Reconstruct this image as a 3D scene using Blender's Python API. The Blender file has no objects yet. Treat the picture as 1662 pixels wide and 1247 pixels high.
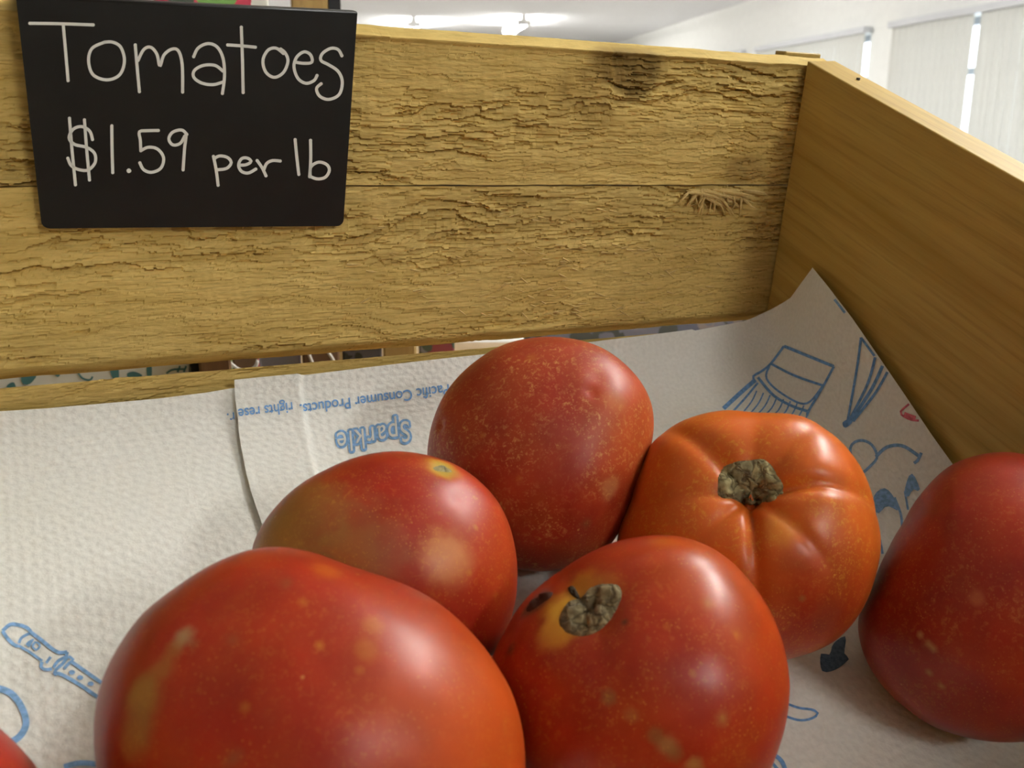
import bpy, bmesh, math, random
import numpy as np
from mathutils import Matrix, Vector, noise
from mathutils.bvhtree import BVHTree

rng = random.Random(7)
SC = bpy.context.scene
COL = SC.collection

# ------------------------------------------------------------------ camera
IW, IH, F = 1662.0, 1247.0, 1554.36
CX, CY = 831.0, 623.5
PITCH = math.radians(15.4)
EYE = Vector((0.0, 0.0, 1.40))
cam_d = bpy.data.cameras.new('camera')
cam = bpy.data.objects.new('camera', cam_d)
COL.objects.link(cam)
cam.location = EYE
cam.rotation_euler = (math.pi / 2 - PITCH, 0, 0)
cam_d.sensor_width = 36.0
cam_d.lens = F / IW * 36.0
cam_d.clip_start = 0.02
cam_d.dof.use_dof = True
cam_d.dof.focus_distance = 0.47
cam_d.dof.aperture_fstop = 17.0
SC.camera = cam

# ------------------------------------------------------------------ world, exposure
w = bpy.data.worlds.new('daylight')
SC.world = w
w.use_nodes = True
bg = w.node_tree.nodes['Background']
bg.inputs[0].default_value = (0.86, 0.93, 1.0, 1)
bg.inputs[1].default_value = 2.6
SC.view_settings.view_transform = 'Standard'
SC.view_settings.look = 'None'
SC.view_settings.gamma = 1.0
SC.view_settings.use_curve_mapping = False
SC.view_settings.exposure = 0.78
SC.cycles.max_bounces = 8; SC.cycles.diffuse_bounces = 5; SC.cycles.glossy_bounces = 3
SC.cycles.caustics_reflective = False; SC.cycles.caustics_refractive = False
TUBE_STRENGTH = 60.0

# ------------------------------------------------------------------ frames of reference
# the crate's own axes (x along the slats, y to the back, z up the slats) seen from the camera
RX = np.array([0.89618558, -0.09174103, 0.43409099])
RZ = np.array([0.06727893, -0.93897508, -0.33734159])
RX /= np.linalg.norm(RX)
RZ -= RX * RX.dot(RZ); RZ /= np.linalg.norm(RZ)
RY = np.cross(RZ, RX)
R = np.stack([RX, RY, RZ])
C = np.array([-0.41576811, -0.45566133, 0.0717679])       # the eye in crate coordinates
sp, cp = math.sin(PITCH), math.cos(PITCH)
WC = np.array([[1, 0, 0], [0, -sp, cp], [0, -cp, -sp]], float)   # columns right, down, forward
RW = WC @ R.T
ORI = np.array(EYE) - RW @ C
M = Matrix([[*RW[i], ORI[i]] for i in range(3)] + [[0, 0, 0, 1]])

def ray(px, py):
    v = R @ np.array([px - CX, py - CY, F])
    return v / np.linalg.norm(v)

def hit(px, py, p0, n):
    g = ray(px, py); n = np.asarray(n, float)
    return C + g * (np.dot(np.asarray(p0, float) - C, n) / np.dot(g, n))

# ------------------------------------------------------------------ helpers
def link(o, parent=None):
    COL.objects.link(o)
    if parent is not None:
        o.parent = parent
    return o

def tag(o, label=None, cat=None, group=None, kind=None):
    if label: o['label'] = label
    if cat: o['category'] = cat
    if group: o['group'] = group
    if kind: o['kind'] = kind
    return o

def mesh(name, verts, faces, mat=None, parent=None, smooth=False, matrix=None):
    me = bpy.data.meshes.new(name)
    me.from_pydata([tuple(map(float, v)) for v in verts], [], faces)
    me.update()
    if mat: me.materials.append(mat)
    if smooth: me.polygons.foreach_set('use_smooth', [True] * len(me.polygons))
    o = bpy.data.objects.new(name, me)
    link(o, parent)
    if matrix is not None: o.matrix_world = matrix
    return o

def empty(name, matrix=None, parent=None):
    o = bpy.data.objects.new(name, None)
    o.empty_display_size = 0.05
    link(o, parent)
    if matrix is not None: o.matrix_world = matrix
    return o

class MB:
    def __init__(s): s.v = []; s.f = []
    def add(s, v, f):
        n = len(s.v); s.v += [tuple(p) for p in v]; s.f += [tuple(i + n for i in q) for q in f]
    def box(s, x0, x1, y0, y1, z0, z1):
        s.add([(x0,y0,z0),(x1,y0,z0),(x1,y1,z0),(x0,y1,z0),(x0,y0,z1),(x1,y0,z1),(x1,y1,z1),(x0,y1,z1)],
              [(0,3,2,1),(4,5,6,7),(0,1,5,4),(1,2,6,5),(2,3,7,6),(3,0,4,7)])
    def tube(s, pts, r, n=8, cap=True):
        pts = [np.array(p, float) for p in pts]; base = len(s.v); k = len(pts)
        rr = r if hasattr(r, '__len__') else [r] * k
        up = np.array([0.3, 0.2, 1.0])
        for i, p in enumerate(pts):
            t = pts[min(i + 1, k - 1)] - pts[max(i - 1, 0)]; t /= (np.linalg.norm(t) + 1e-12)
            a = np.cross(t, up); a /= (np.linalg.norm(a) + 1e-12); b = np.cross(t, a)
            for j in range(n):
                q = 2 * math.pi * j / n
                s.v.append(tuple(p + rr[i] * (a * math.cos(q) + b * math.sin(q))))
        for i in range(k - 1):
            for j in range(n):
                s.f.append((base + i*n + j, base + i*n + (j+1) % n, base + (i+1)*n + (j+1) % n, base + (i+1)*n + j))
        if cap:
            s.f.append(tuple(base + j for j in range(n))[::-1]); s.f.append(tuple(base + (k-1)*n + j for j in range(n)))
    def build(s, name, mat=None, parent=None, smooth=False, matrix=None):
        return mesh(name, s.v, s.f, mat, parent, smooth, matrix)

def bevel(o, wdt, seg=2):
    bm = bmesh.new(); bm.from_mesh(o.data)
    bmesh.ops.bevel(bm, geom=bm.edges[:], offset=wdt, segments=seg, affect='EDGES', profile=0.5)
    bm.to_mesh(o.data); bm.free()

def vnoise(x, y, seed=0):
    """value noise on numpy arrays, 0..1"""
    xi = np.floor(x).astype(np.int64); yi = np.floor(y).astype(np.int64)
    fx = x - xi; fy = y - yi
    fx = fx*fx*(3-2*fx); fy = fy*fy*(3-2*fy)
    def h(a, b):
        n = (a * 374761393 + b * 668265263 + seed * 974634777) & 0xffffffff
        n = ((n ^ (n >> 13)) * 1274126177) & 0xffffffff
        n = n ^ (n >> 16)
        return (n & 0xffff) / 65535.0
    return (h(xi,yi)*(1-fx) + h(xi+1,yi)*fx)*(1-fy) + (h(xi,yi+1)*(1-fx) + h(xi+1,yi+1)*fx)*fy

def fbm(x, y, seed=0, octv=4, g=0.5):
    s = 0; a = 1; t = 0
    for i in range(octv):
        s = s + a * vnoise(x * 2**i, y * 2**i, seed + i * 17); t += a; a *= g
    return s / t

def sstep(a, b, x):
    t = np.clip((x - a) / (b - a), 0, 1)
    return t * t * (3 - 2 * t)

# ------------------------------------------------------------------ material helpers
def newmat(name):
    m = bpy.data.materials.new(name); m.use_nodes = True
    nt = m.node_tree; b = nt.nodes['Principled BSDF']
    return m, nt, b

def node(nt, typ, ins=None, **props):
    n = nt.nodes.new(typ)
    for k, v in props.items(): setattr(n, k, v)
    for k, v in (ins or {}).items():
        if hasattr(v, 'is_output') or isinstance(v, bpy.types.NodeSocket): nt.links.new(v, n.inputs[k])
        else: n.inputs[k].default_value = v
    return n

def math_(nt, op, a, b=0.0, c=0.0):
    return node(nt, 'ShaderNodeMath', {0: a, 1: b, 2: c}, operation=op).outputs[0]

def mixc(nt, fac, a, b, mode='MIX'):
    n = node(nt, 'ShaderNodeMix', data_type='RGBA', blend_type=mode)
    for k, v in ((0, fac), (6, a), (7, b)):
        if isinstance(v, bpy.types.NodeSocket): nt.links.new(v, n.inputs[k])
        else: n.inputs[k].default_value = v if k == 0 else (*v, 1)
    return n.outputs[2]

def ramp(nt, fac, stops):
    n = node(nt, 'ShaderNodeValToRGB', {0: fac})
    cr = n.color_ramp
    while len(cr.elements) < len(stops): cr.elements.new(0.5)
    for e, (p, c) in zip(cr.elements, stops):
        e.position = p; e.color = (*c, 1) if hasattr(c, '__len__') else (c, c, c, 1)
    return n.outputs[0]

def plain(name, col, rough=0.6, spec=0.5, metal=0.0):
    m, nt, b = newmat(name)
    tc = node(nt, 'ShaderNodeTexCoord').outputs['Object']
    nz = node(nt, 'ShaderNodeTexNoise', {'Vector': tc, 'Scale': 14.0, 'Detail': 3.0}).outputs[0]
    c = mixc(nt, nz, [k * 0.94 for k in col], [min(1, k * 1.05) for k in col])
    nt.links.new(c, b.inputs['Base Color'])
    b.inputs['Roughness'].default_value = rough; b.inputs['Specular IOR Level'].default_value = spec
    b.inputs['Metallic'].default_value = metal
    return m

def wood_mat(name, c0, c1, scale, rough=0.75, bump=0.3, attr=None, spec=0.25, tilt=0.0):
    """scale: noise frequency per metre along x, y, z (low along the grain)"""
    m, nt, b = newmat(name)
    tc = node(nt, 'ShaderNodeTexCoord').outputs['Object']
    tc = node(nt, 'ShaderNodeMapping', {'Vector': tc, 'Rotation': (tilt, 0, 0)}).outputs[0]
    mp = node(nt, 'ShaderNodeMapping', {'Vector': tc, 'Scale': scale}).outputs[0]
    n1 = node(nt, 'ShaderNodeTexNoise', {'Vector': mp, 'Scale': 1.0, 'Detail': 6.0, 'Roughness': 0.6, 'Distortion': 0.4}).outputs[0]
    n2 = node(nt, 'ShaderNodeTexNoise', {'Vector': mp, 'Scale': 4.3, 'Detail': 4.0, 'Roughness': 0.65}).outputs[0]
    col = mixc(nt, ramp(nt, n1, [(0.3, 0.0), (0.7, 1.0)]), c0, c1)
    dark = ramp(nt, n2, [(0.28, 0.0), (0.5, 1.0)])
    col = mixc(nt, dark, [k * 0.72 for k in c0], (1, 1, 1), 'MULTIPLY') if False else mixc(nt, math_(nt, 'MULTIPLY', math_(nt, 'SUBTRACT', 1.0, dark), 0.45), col, [k * 0.55 for k in c0])
    if attr:
        a = node(nt, 'ShaderNodeAttribute', attribute_name=attr)
        col = mixc(nt, 1.0, col, a.outputs['Color'], 'MULTIPLY')
    nt.links.new(col, b.inputs['Base Color'])
    b.inputs['Roughness'].default_value = rough
    b.inputs['Specular IOR Level'].default_value = spec
    h = math_(nt, 'ADD', math_(nt, 'MULTIPLY', n2, 0.7), math_(nt, 'MULTIPLY', n1, 0.5))
    bp = node(nt, 'ShaderNodeBump', {'Height': h, 'Strength': bump, 'Distance': 0.0012})
    nt.links.new(bp.outputs[0], b.inputs['Normal'])
    return m

# ================================================================== THE ROOM
AZ = math.radians(8.36)
WD = Vector((-math.sin(AZ), math.cos(AZ), 0)); WN = Vector((math.cos(AZ), math.sin(AZ), 0))
RM = Matrix(((WN.x, WD.x, 0, 0), (WN.y, WD.y, 0, 0), (0, 0, 1, 0), (0, 0, 0, 1)))   # room: x right, y along window wall
CEIL = 2.60; B1 = 4.0; B0 = -6.0; A0 = -6.0; A1 = 19.0
m_wall = plain('painted_wall', (0.86, 0.86, 0.84), 0.8, 0.2)
m_ceil = plain('ceiling_paint', (0.84, 0.84, 0.87), 0.9, 0.1)
m_floor = plain('vinyl_floor', (0.58, 0.55, 0.50), 0.4, 0.4)
m_frame = plain('window_frame_metal', (0.30, 0.32, 0.35), 0.4)
m_rail = plain('rail_grey', (0.62, 0.63, 0.66), 0.5)

def struct(mb, name, mat):
    o = mb.build(name, mat, None, False, RM); o['kind'] = 'structure'; return o
q = MB(); q.box(B0 - .2, B1 + .2, A0 - .2, A1 + .2, -0.2, 0.0); struct(q, 'floor', m_floor)
q = MB(); q.box(B0 - .2, B1 + .2, A0 - .2, A1 + .2, CEIL, CEIL + .2); struct(q, 'ceiling', m_ceil)
q = MB(); q.box(B0 - .2, B0, A0, A1, 0, CEIL); struct(q, 'wall_left', plain('tan_wall', (0.50, 0.45, 0.38), 0.8, 0.2))
q = MB(); q.box(B0 - .2, B1 + .2, A1, A1 + .2, 0, CEIL); struct(q, 'wall_far', m_wall)
# window openings (along the wall, bottom and top)
WZ0, WZ1 = 0.75, 2.07
WINS = [(7.58, 9.80), (4.96, 7.16), (2.40, 4.55), (-0.20, 1.95), (-2.80, -0.65), (-5.40, -3.25), (10.2, 12.4), (12.8, 15.0)]
q = MB(); edges = sorted(WINS)
q.box(B1, B1 + .2, A0, A1, 0, WZ0); q.box(B1, B1 + .2, A0, A1, WZ1, CEIL)
prev = A0
for a, b_ in edges:
    q.box(B1, B1 + .2, prev, a, WZ0, WZ1); prev = b_
q.box(B1, B1 + .2, prev, A1, WZ0, WZ1); struct(q, 'wall_right', m_wall)
# unseen near wall behind the camera, coloured dark to cut frontal fill light
q = MB(); q.box(B0 - .2, B1 + .2, A0 - .2, A0, 0, CEIL); struct(q, 'wall_near', plain('dark_near_wall', (0.30, 0.24, 0.18), 0.7, 0.2))

m_glass, nt, b = newmat('window_glass')
tr = node(nt, 'ShaderNodeBsdfTransparent', {0: (0.95, 0.97, 0.97, 1)}); gl = node(nt, 'ShaderNodeBsdfGlossy', {'Roughness': 0.05})
mx = node(nt, 'ShaderNodeMixShader', {0: 0.06, 1: tr.outputs[0], 2: gl.outputs[0]})
nt.links.new(mx.outputs[0], nt.nodes['Material Output'].inputs[0])

def window(i, x0, x1, y0, y1, z0, z1, along):
    root = empty('window_%d' % i, RM); root['kind'] = 'structure'
    f = MB(); t = .05
    def bx(l0, l1, za, zb, d0, d1):
        if along == 'y': f.box(x0 + d0, x0 + d1, l0, l1, za, zb)
        else: f.box(l0, l1, y0 + d0, y0 + d1, za, zb)
    l0, l1 = (y0, y1) if along == 'y' else (x0, x1)
    bx(l0, l0 + t, z0, z1, .08, .14); bx(l1 - t, l1, z0, z1, .08, .14)
    bx(l0 + t, l1 - t, z0, z0 + t, .08, .14); bx(l0 + t, l1 - t, z1 - t, z1, .08, .14)
    bx(l0 + t, l1 - t, 1.70, 1.745, .085, .135)
    f.build('window_frame', m_frame, root)
    g = MB(); f = g
    bx(l0 + t, l1 - t, z0 + t, 1.70, .105, .112)
    g.build('pane', m_glass, root)
    g = MB(); f = g
    bx(l0 + t, l1 - t, 1.745, z1 - t, .105, .112)
    g.build('pane', m_glass, root)

for i, (a, b_) in enumerate(WINS): window(i + 1, B1, B1 + .2, a, b_, WZ0, WZ1, 'y')

# vertical blinds
m_blind, nt, b = newmat('blind_fabric')
tc = node(nt, 'ShaderNodeTexCoord').outputs['Object']
nz = node(nt, 'ShaderNodeTexNoise', {'Vector': tc, 'Scale': 30.0}).outputs[0]
cc = mixc(nt, nz, (0.62, 0.61, 0.57), (0.68, 0.67, 0.63))
df = node(nt, 'ShaderNodeBsdfDiffuse', {0: cc}); tl = node(nt, 'ShaderNodeBsdfTranslucent', {0: cc})
mx = node(nt, 'ShaderNodeMixShader', {0: 0.10, 1: df.outputs[0], 2: tl.outputs[0]})
nt.links.new(mx.outputs[0], nt.nodes['Material Output'].inputs[0])
blind_names = ['far vertical blind with white fabric slats left of the wall pier',
               'near vertical blind of white slats with a bright daylight slit']
slat_me = None
def blind(k, a, b_):
    global slat_me
    root = empty('vertical_blind', RM @ Matrix.Translation((B1 - .05, a, WZ1)))
    lab = blind_names[k] if k < 2 else 'white vertical blind on the window wall outside the picture, window %s' % ['three', 'four', 'five', 'six', 'seven', 'eight'][k - 2]
    tag(root, lab, 'window blind', 'vertical blinds on the window wall')
    h = MB(); h.box(-.03, .03, -.03, b_ - a + .03, 0.0, .045); h.build('head_rail', m_rail, root)
    n = int((b_ - a) / .083)
    if slat_me is None:
        s = MB(); zt, zb = 0.0, -(WZ1 - .80)
        for (u, d) in ((-.044, 0), (-.022, .006), (0, .008), (.022, .006), (.044, 0)):
            s.v += [(d, u, zt), (d, u, zb)]
        s.f = [(2*i, 2*i+1, 2*i+3, 2*i+2) for i in range(4)]
        slat_me = s.build('blind_slat', m_blind, root, True)
        bpy.data.objects.remove(slat_me, do_unlink=False) if False else None
        me = slat_me.data; bpy.data.objects.remove(slat_me); slat_me = me
    for j in range(n):
        y = .04 + j * (b_ - a - .08) / (n - 1)
        if k == 1 and abs(y - (6.08 - a)) < .042: continue
        o = bpy.data.objects.new('blind_slat', slat_me); link(o, root)
        o.location = (0, y, 0); o.rotation_euler = (0, 0, math.radians(rng.uniform(-2, 2) + (14 if (k == 1 and .04 < 6.08 - a - y < .125) else 0)))
for k, (a, b_) in enumerate(WINS): blind(k, a, b_)

# fluorescent ceiling lights
m_tube, nt, b = newmat('fluorescent_tube')
em = node(nt, 'ShaderNodeEmission', {0: (1.0, 0.995, 0.945, 1), 1: TUBE_STRENGTH})
nt.links.new(em.outputs[0], nt.nodes['Material Output'].inputs[0])
m_white = plain('white_enamel', (0.78, 0.78, 0.78), 0.35)
def light(x, y, label):
    root = empty('ceiling_light', RM @ Matrix.Translation((x, y, CEIL)))
    tag(root, label, 'ceiling light', 'fluorescent ceiling lights')
    h = MB(); h.box(-.03, .03, -.62, .62, -.05, 0); h.build('housing', m_white, root)
    for s in (-1, 1):
        t = MB(); t.tube([(s * .055, -.58, -.085), (s * .055, .58, -.085)], .019, 10); t.build('tube', m_tube, root, True)
    for s in (-1, 1):
        e = MB(); e.box(-.085, .085, s * .60 - .018, s * .60 + .018, -.115, -.05); e.build('end_cap', m_white, root)
# the one in view sits over the top edge of the back slat
g = WC @ np.array([838 - CX, 41 - CY, F]); tt = (CEIL - .06 - EYE.z) / g[2]
pv = RM.inverted() @ (EYE + Vector(g * tt))
light(pv.x, pv.y, 'fluorescent ceiling light glowing above the back slat of the crate')
g = WC @ np.array([668 - CX, 44 - CY, F]); tt = (CEIL - .06 - EYE.z) / g[2]
pv = RM.inverted() @ (EYE + Vector(g * tt))
light(pv.x, pv.y, 'distant ceiling light left of the other, low over the back slat by the sign')
words = ['first', 'second', 'third', 'fourth', 'fifth', 'sixth', 'seventh', 'eighth', 'ninth', 'tenth']
for i, (x, y) in enumerate([(1.5, 0.9), (1.6, -2.0), (1.6, 4.6), (-2.4, 7.0), (1.6, 8.2), (-2.4, 11.0)]):
    light(x, y, '%s unseen fluorescent ceiling light of the shop, outside the picture' % words[i])

# ================================================================== THE CRATE
SL = 0.297                                   # fall of the tray towards the front
ZF = -0.120                                  # tray height at the back
FN = np.array([0, -SL, 1.0]); FN /= np.linalg.norm(FN)
crate = empty('wooden_crate', M)
tag(crate, 'rough-sawn wooden produce crate with slatted back and smooth end board', 'crate')

WOOD0 = (0.53, 0.365, 0.100); WOOD1 = (0.73, 0.54, 0.185)
m_slat = wood_mat('rough_sawn_pine', WOOD0, WOOD1, (22, 60, 190), 0.8, 0.55, 'stain')
m_end = wood_mat('smooth_pine', (0.42, 0.27, 0.058), (0.60, 0.42, 0.12), (75, 2.6, 75), 0.5, 0.06, tilt=-math.atan(0.297))
m_splint = wood_mat('splintered_pine', (0.62, 0.44, 0.15), (0.78, 0.60, 0.27), (200, 200, 200), 0.8, 0.2)

def slat(z0, z1, seed, thick=0.011, x0=-0.74, x1=0.0225, chamf=0.005, rough=1.0, nx=1150, nz=125, toprise=0.0045, knots=()):
    """a rough-sawn slat: front face a relief of torn flakes, the rest plain"""
    xs = np.linspace(x0, x1, nx); ts = np.linspace(0, 1, nz)
    X, T = np.meshgrid(xs, ts, indexing='ij')
    Z = z0 + T * (z1 - z0)
    # torn flakes: terraces of stretched noise, each broken by cross steps of the saw
    act = sstep(0.32, 0.66, fbm(X * 11, Z * 34, seed + 31, 3))           # where the surface is torn most
    jag = np.floor(X / .0042 + 3.0 * vnoise(X * 0 + 1, Z * 260, seed + 19))
    jz = ((jag * 12.9898 + seed) % 7.31) / 7.31
    drift = fbm(X * 9, Z * 16, seed + 5, 3)
    Hh = np.zeros(X.shape)
    for fq, am, sx_, sd_ in ((150.0, .0015, 26.0, 0), (290.0, .0010, 48.0, 200), (560.0, .0006, 95.0, 400)):
        ph_ = Z * fq + 5.2 * drift + 1.5 * fbm(X * sx_, Z * 55, seed + sd_, 3) + 0.30 * jz
        lev = np.floor(ph_); fr = ph_ - lev
        # each layer swells towards its lower lip and breaks off there
        on_ = sstep(.46, .60, vnoise(X * sx_ * 1.5 + lev * 13.7, lev * 3.1, seed + sd_ + 3)) * (.25 + .75 * act)
        lip = (1 - fr) ** 1.5
        Hh -= am * rough * on_ * (1 - lip)
        Hh -= am * .9 * rough * on_ * np.exp(-((1 - fr) / .13) ** 2)
    Hh -= .0009 * rough * fbm(X * 24, Z * 90, seed + 61, 3)
    saw = fbm(X * 260 + Z * 30, Z * 20 + X * 12, seed + 9, 2)                              # faint upright saw marks
    Hh -= 0.00030 * rough * saw
    Hh -= 0.00050 * rough * fbm(X * 210, Z * 900, seed + 13, 3)
    Hh -= 0.0005
    Hh = Hh * (1 - .85 * sstep(.965, .995, T)) if toprise > 0 else Hh
    col = np.ones(X.shape + (3,))
    tone = 0.80 + 0.36 * fbm(X * 5, Z * 24, seed + 41, 3)
    col *= tone[..., None]
    for (kx, kz, rx, rz, dk, colr) in knots:
        wv = fbm(X * 60, Z * 60, seed + 3, 3) - .5
        dd = np.sqrt(((X - kx) / rx) ** 2 + ((Z - kz) / rz) ** 2) + wv * 0.9
        mk = 1 - sstep(0.35, 1.15, dd)
        stripe = fbm(X * 300 + 2.5 * fbm(X * 50, Z * 60, seed + 6, 2) + Z * 40, Z * 22 + X * 15, seed + 8, 3)
        Hh += mk * dk * 0.0010 * (stripe - .7)
        col = col * (1 - (mk * dk)[..., None]) + np.array(colr) * (mk * dk * (0.55 + .9 * stripe))[..., None]
    # ragged top and bottom
    rag = 0.0009 * rough * (fbm(X * 70, X * 0 + seed, seed + 2, 3) - .5)
    Zr = Z + rag * T + 0.0010 * rough * (fbm(X * 55, X * 0 + 3, seed + 4, 3) - .5) * (1 - T)
    Y = -np.minimum(Hh, 0.0)                     # recessed into the board (towards +y)
    # chamfered lower edge
    lowf = np.clip(1 - (Z - z0) / max(chamf, 1e-6), 0, 1) if chamf > 0 else 0
    Y = Y * (1 - .6 * np.minimum(1, lowf * 3)) + lowf * chamf * 1.15
    V = np.stack([X, Y, Zr], -1).reshape(-1, 3)
    faces = []
    idx = np.arange(nx * nz).reshape(nx, nz)
    A = idx[:-1, :-1].ravel(); B = idx[1:, :-1].ravel(); D = idx[1:, 1:].ravel(); E = idx[:-1, 1:].ravel()
    faces = np.stack([A, B, D, E], 1).tolist()
    nb = nx * nz
    # back edge rows (top back and bottom back)
    topb = np.stack([xs, np.full(nx, thick), Zr[:, -1] + toprise], -1)
    botb = np.stack([xs, np.full(nx, thick), Zr[:, 0]], -1)
    V = np.concatenate([V, topb, botb])
    for i in range(nx - 1):
        faces.append([idx[i, -1], idx[i+1, -1], nb + i + 1, nb + i])
        faces.append([idx[i+1, 0], idx[i, 0], nb + nx + i, nb + nx + i + 1])
        faces.append([nb + i, nb + i + 1, nb + nx + i + 1, nb + nx + i])
    faces.append([int(k) for k in idx[-1, :]] + [nb + nx - 1, nb + 2*nx - 1][::1])
    faces.append([int(k) for k in idx[0, ::-1]] + [nb + nx, nb])
    me = bpy.data.meshes.new('slat')
    me.from_pydata(V.tolist(), [], [[int(i) for i in f] for f in faces]); me.update()
    ca = me.color_attributes.new('stain', 'FLOAT_COLOR', 'POINT')
    cols = np.ones((len(V), 4)); cols[:nb, :3] = col.reshape(-1, 3)
    ca.data.foreach_set('color', cols.ravel())
    me.materials.append(m_slat)
    o = bpy.data.objects.new('slat', me); link(o, crate)
    return o

def onback(px, py): return hit(px, py, (0, 0, 0), (0, 1, 0))
k1 = onback(1010, 128); k2 = onback(1215, 275)
slat(-0.0001, 0.0695, 11, chamf=.0006, knots=[(k1[0] + .003, k1[2] + .005, .030, .021, .82, (0.25, 0.20, 0.115)), (k1[0] - .022, k1[2] - .010, .034, .022, .36, (0.40, 0.30, 0.15)), (k2[0], k2[2], .02, .010, .45, (0.30, 0.19, 0.07))])
k3 = onback(900, 490)
slat(-0.0880, -0.0009, 47, chamf=.0072,  toprise=0, rough=0.85, knots=[(k3[0], k3[2], .02, .010, .12, (0.5, 0.34, 0.12))])
slat(-0.128, -0.0895, 83, thick=.006, rough=0.35, nz=50, nx=600, chamf=0, toprise=-0.004)

# end boards (right one in view), parallel to the tray, so higher at the back
def end_board(x0, x1, rise, name='end_board'):
    yb, yf = -0.0004, -0.44
    zt = lambda y: 0.0690 + SL * (y + 0.0106)
    zb = lambda y: ZF - 0.012 + SL * y
    v = []
    ny = 12
    for i in range(ny + 1):
        y = yb + (yf - yb) * i / ny
        v += [(x0, y, zb(y)), (x1, y, zb(y)), (x1, y, zt(y) + rise[1]), (x0, y, zt(y) + rise[0])]
    f = []
    for i in range(ny):
        a = 4 * i
        for j in range(4):
            f.append((a + j, a + (j+1) % 4, a + 4 + (j+1) % 4, a + 4 + j))
    f.append((0, 3, 2, 1)); n = 4 * ny; f.append((n, n+1, n+2, n+3))
    o = mesh(name, v, f, m_end, crate)
    bm = bmesh.new(); bm.from_mesh(o.data); bmesh.ops.recalc_face_normals(bm, faces=bm.faces[:])
    es = [e for e in bm.edges if e.calc_length() > 0 and e.is_manifold and e.calc_face_angle(0) > .8]
    bmesh.ops.bevel(bm, geom=es, offset=0.0007, segments=2, affect='EDGES', profile=.5)
    bm.to_mesh(o.data); bm.free()
    return o
end_board(0.0, 0.021, (0, .0012))
end_board(-0.74, -0.72, (0, 0))
# tray boards
for i in range(5):
    y1 = -0.0 - i * .088; y0 = y1 - .086
    b_ = MB(); b_.v = [(-.719, y0, ZF + SL*y0 - .011), (-.001, y0, ZF + SL*y0 - .011), (-.001, y1, ZF + SL*y1 - .011), (-.719, y1, ZF + SL*y1 - .011),
                      (-.719, y0, ZF + SL*y0), (-.001, y0, ZF + SL*y0), (-.001, y1, ZF + SL*y1), (-.719, y1, ZF + SL*y1)]
    b_.f = [(0,3,2,1),(4,5,6,7),(0,1,5,4),(1,2,6,5),(2,3,7,6),(3,0,4,7)]
    b_.build('floor_board', m_end, crate)
b_ = MB(); zz = ZF - .44 * SL; b_.box(-.74, .021, -.452, -.4405, zz - .012, -.062); b_.build('front_board', m_end, crate)  # unseen board, raised to block low light from the front

# nail on the end board's top edge
p = hit(1393, 128, (0.012, -0.03, .0645), (0, -SL, 1))
nm = plain('nail_steel', (0.10, 0.09, 0.08), 0.5, 0.5, 0.6)
q = MB(); q.tube([p + np.array([0, 0, -.002]), p + np.array([0, 0, .0006])], .0011, 10); q.build('nail', nm, crate)
# splinters torn up beside the gap
q = MB(); srng = random.Random(5)
for i in range(46):
    cx = 1150 + srng.gauss(0, 22); a0 = onback(cx, 309 + srng.uniform(-2, 5))
    ln = srng.uniform(.008, .030); ang = srng.uniform(-.75, .15) if srng.random() < .62 else srng.uniform(-2.6, -1.0)
    if ang < -1: ln *= .45
    wd = srng.uniform(.0004, .0011); lift = srng.uniform(.0005, .0035)
    dx, dz = math.cos(ang), math.sin(ang)
    if ang > -1 : dz = -abs(dz) * .8 
    P = []
    for t in (0, .35, .7, 1):
        bend = srng.uniform(-.0008, .0008)
        P.append((a0[0] + dx*ln*t + bend, -.0005 - lift*math.sin(t*2.2), a0[2] + dz*ln*t - .002*t*t + bend))
    q.tube(P, [wd, wd*1.1, wd*.8, wd*.15], 5)
for i in range(170):                       # loose fibres over the torn middle of the lower slat
    a0 = onback(srng.gauss(930, 150), srng.uniform(395, 515)) if i < 120 else onback(srng.uniform(560, 1250), srng.uniform(320, 520))
    ln = srng.uniform(.002, .0075); ang = srng.gauss(0, .35); wd = srng.uniform(.0002, .00055)
    dx, dz = math.cos(ang) * ln, math.sin(ang) * ln
    lf = srng.uniform(.0002, .0014)
    q.tube([(a0[0], .0012, a0[2]), (a0[0] + dx * .5, .0002, a0[2] + dz * .5), (a0[0] + dx, -lf, a0[2] + dz)], [wd, wd, wd * .2], 4)
for i in range(26):                        # long strips fanning right from the torn knot
    a0 = onback(1140 + srng.uniform(-25, 25), 308 + srng.uniform(-1, 6)); ln = srng.uniform(.018, .036); an_ = srng.uniform(-.38, -.02)
    wd = srng.uniform(.0006, .0013); P = []
    for t in (0, .3, .65, 1):
        P.append((a0[0] + math.cos(an_) * ln * t, .001 - .0032 * math.sin(t * 2.6), a0[2] + math.sin(an_) * ln * t + .001 * math.sin(t * 3)))
    q.tube(P, [wd * .6, wd, wd * .8, wd * .15], 5)
q.build('splinters', m_splint, crate, False)['kind'] = 'stuff'
# a chip of the corner cleat standing behind the upper slat
q = MB(); q.box(-.006, .022, .0125, .022, .02, .0765); o = q.build('corner_cleat', m_end, crate); bevel(o, .0006, 1)

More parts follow.
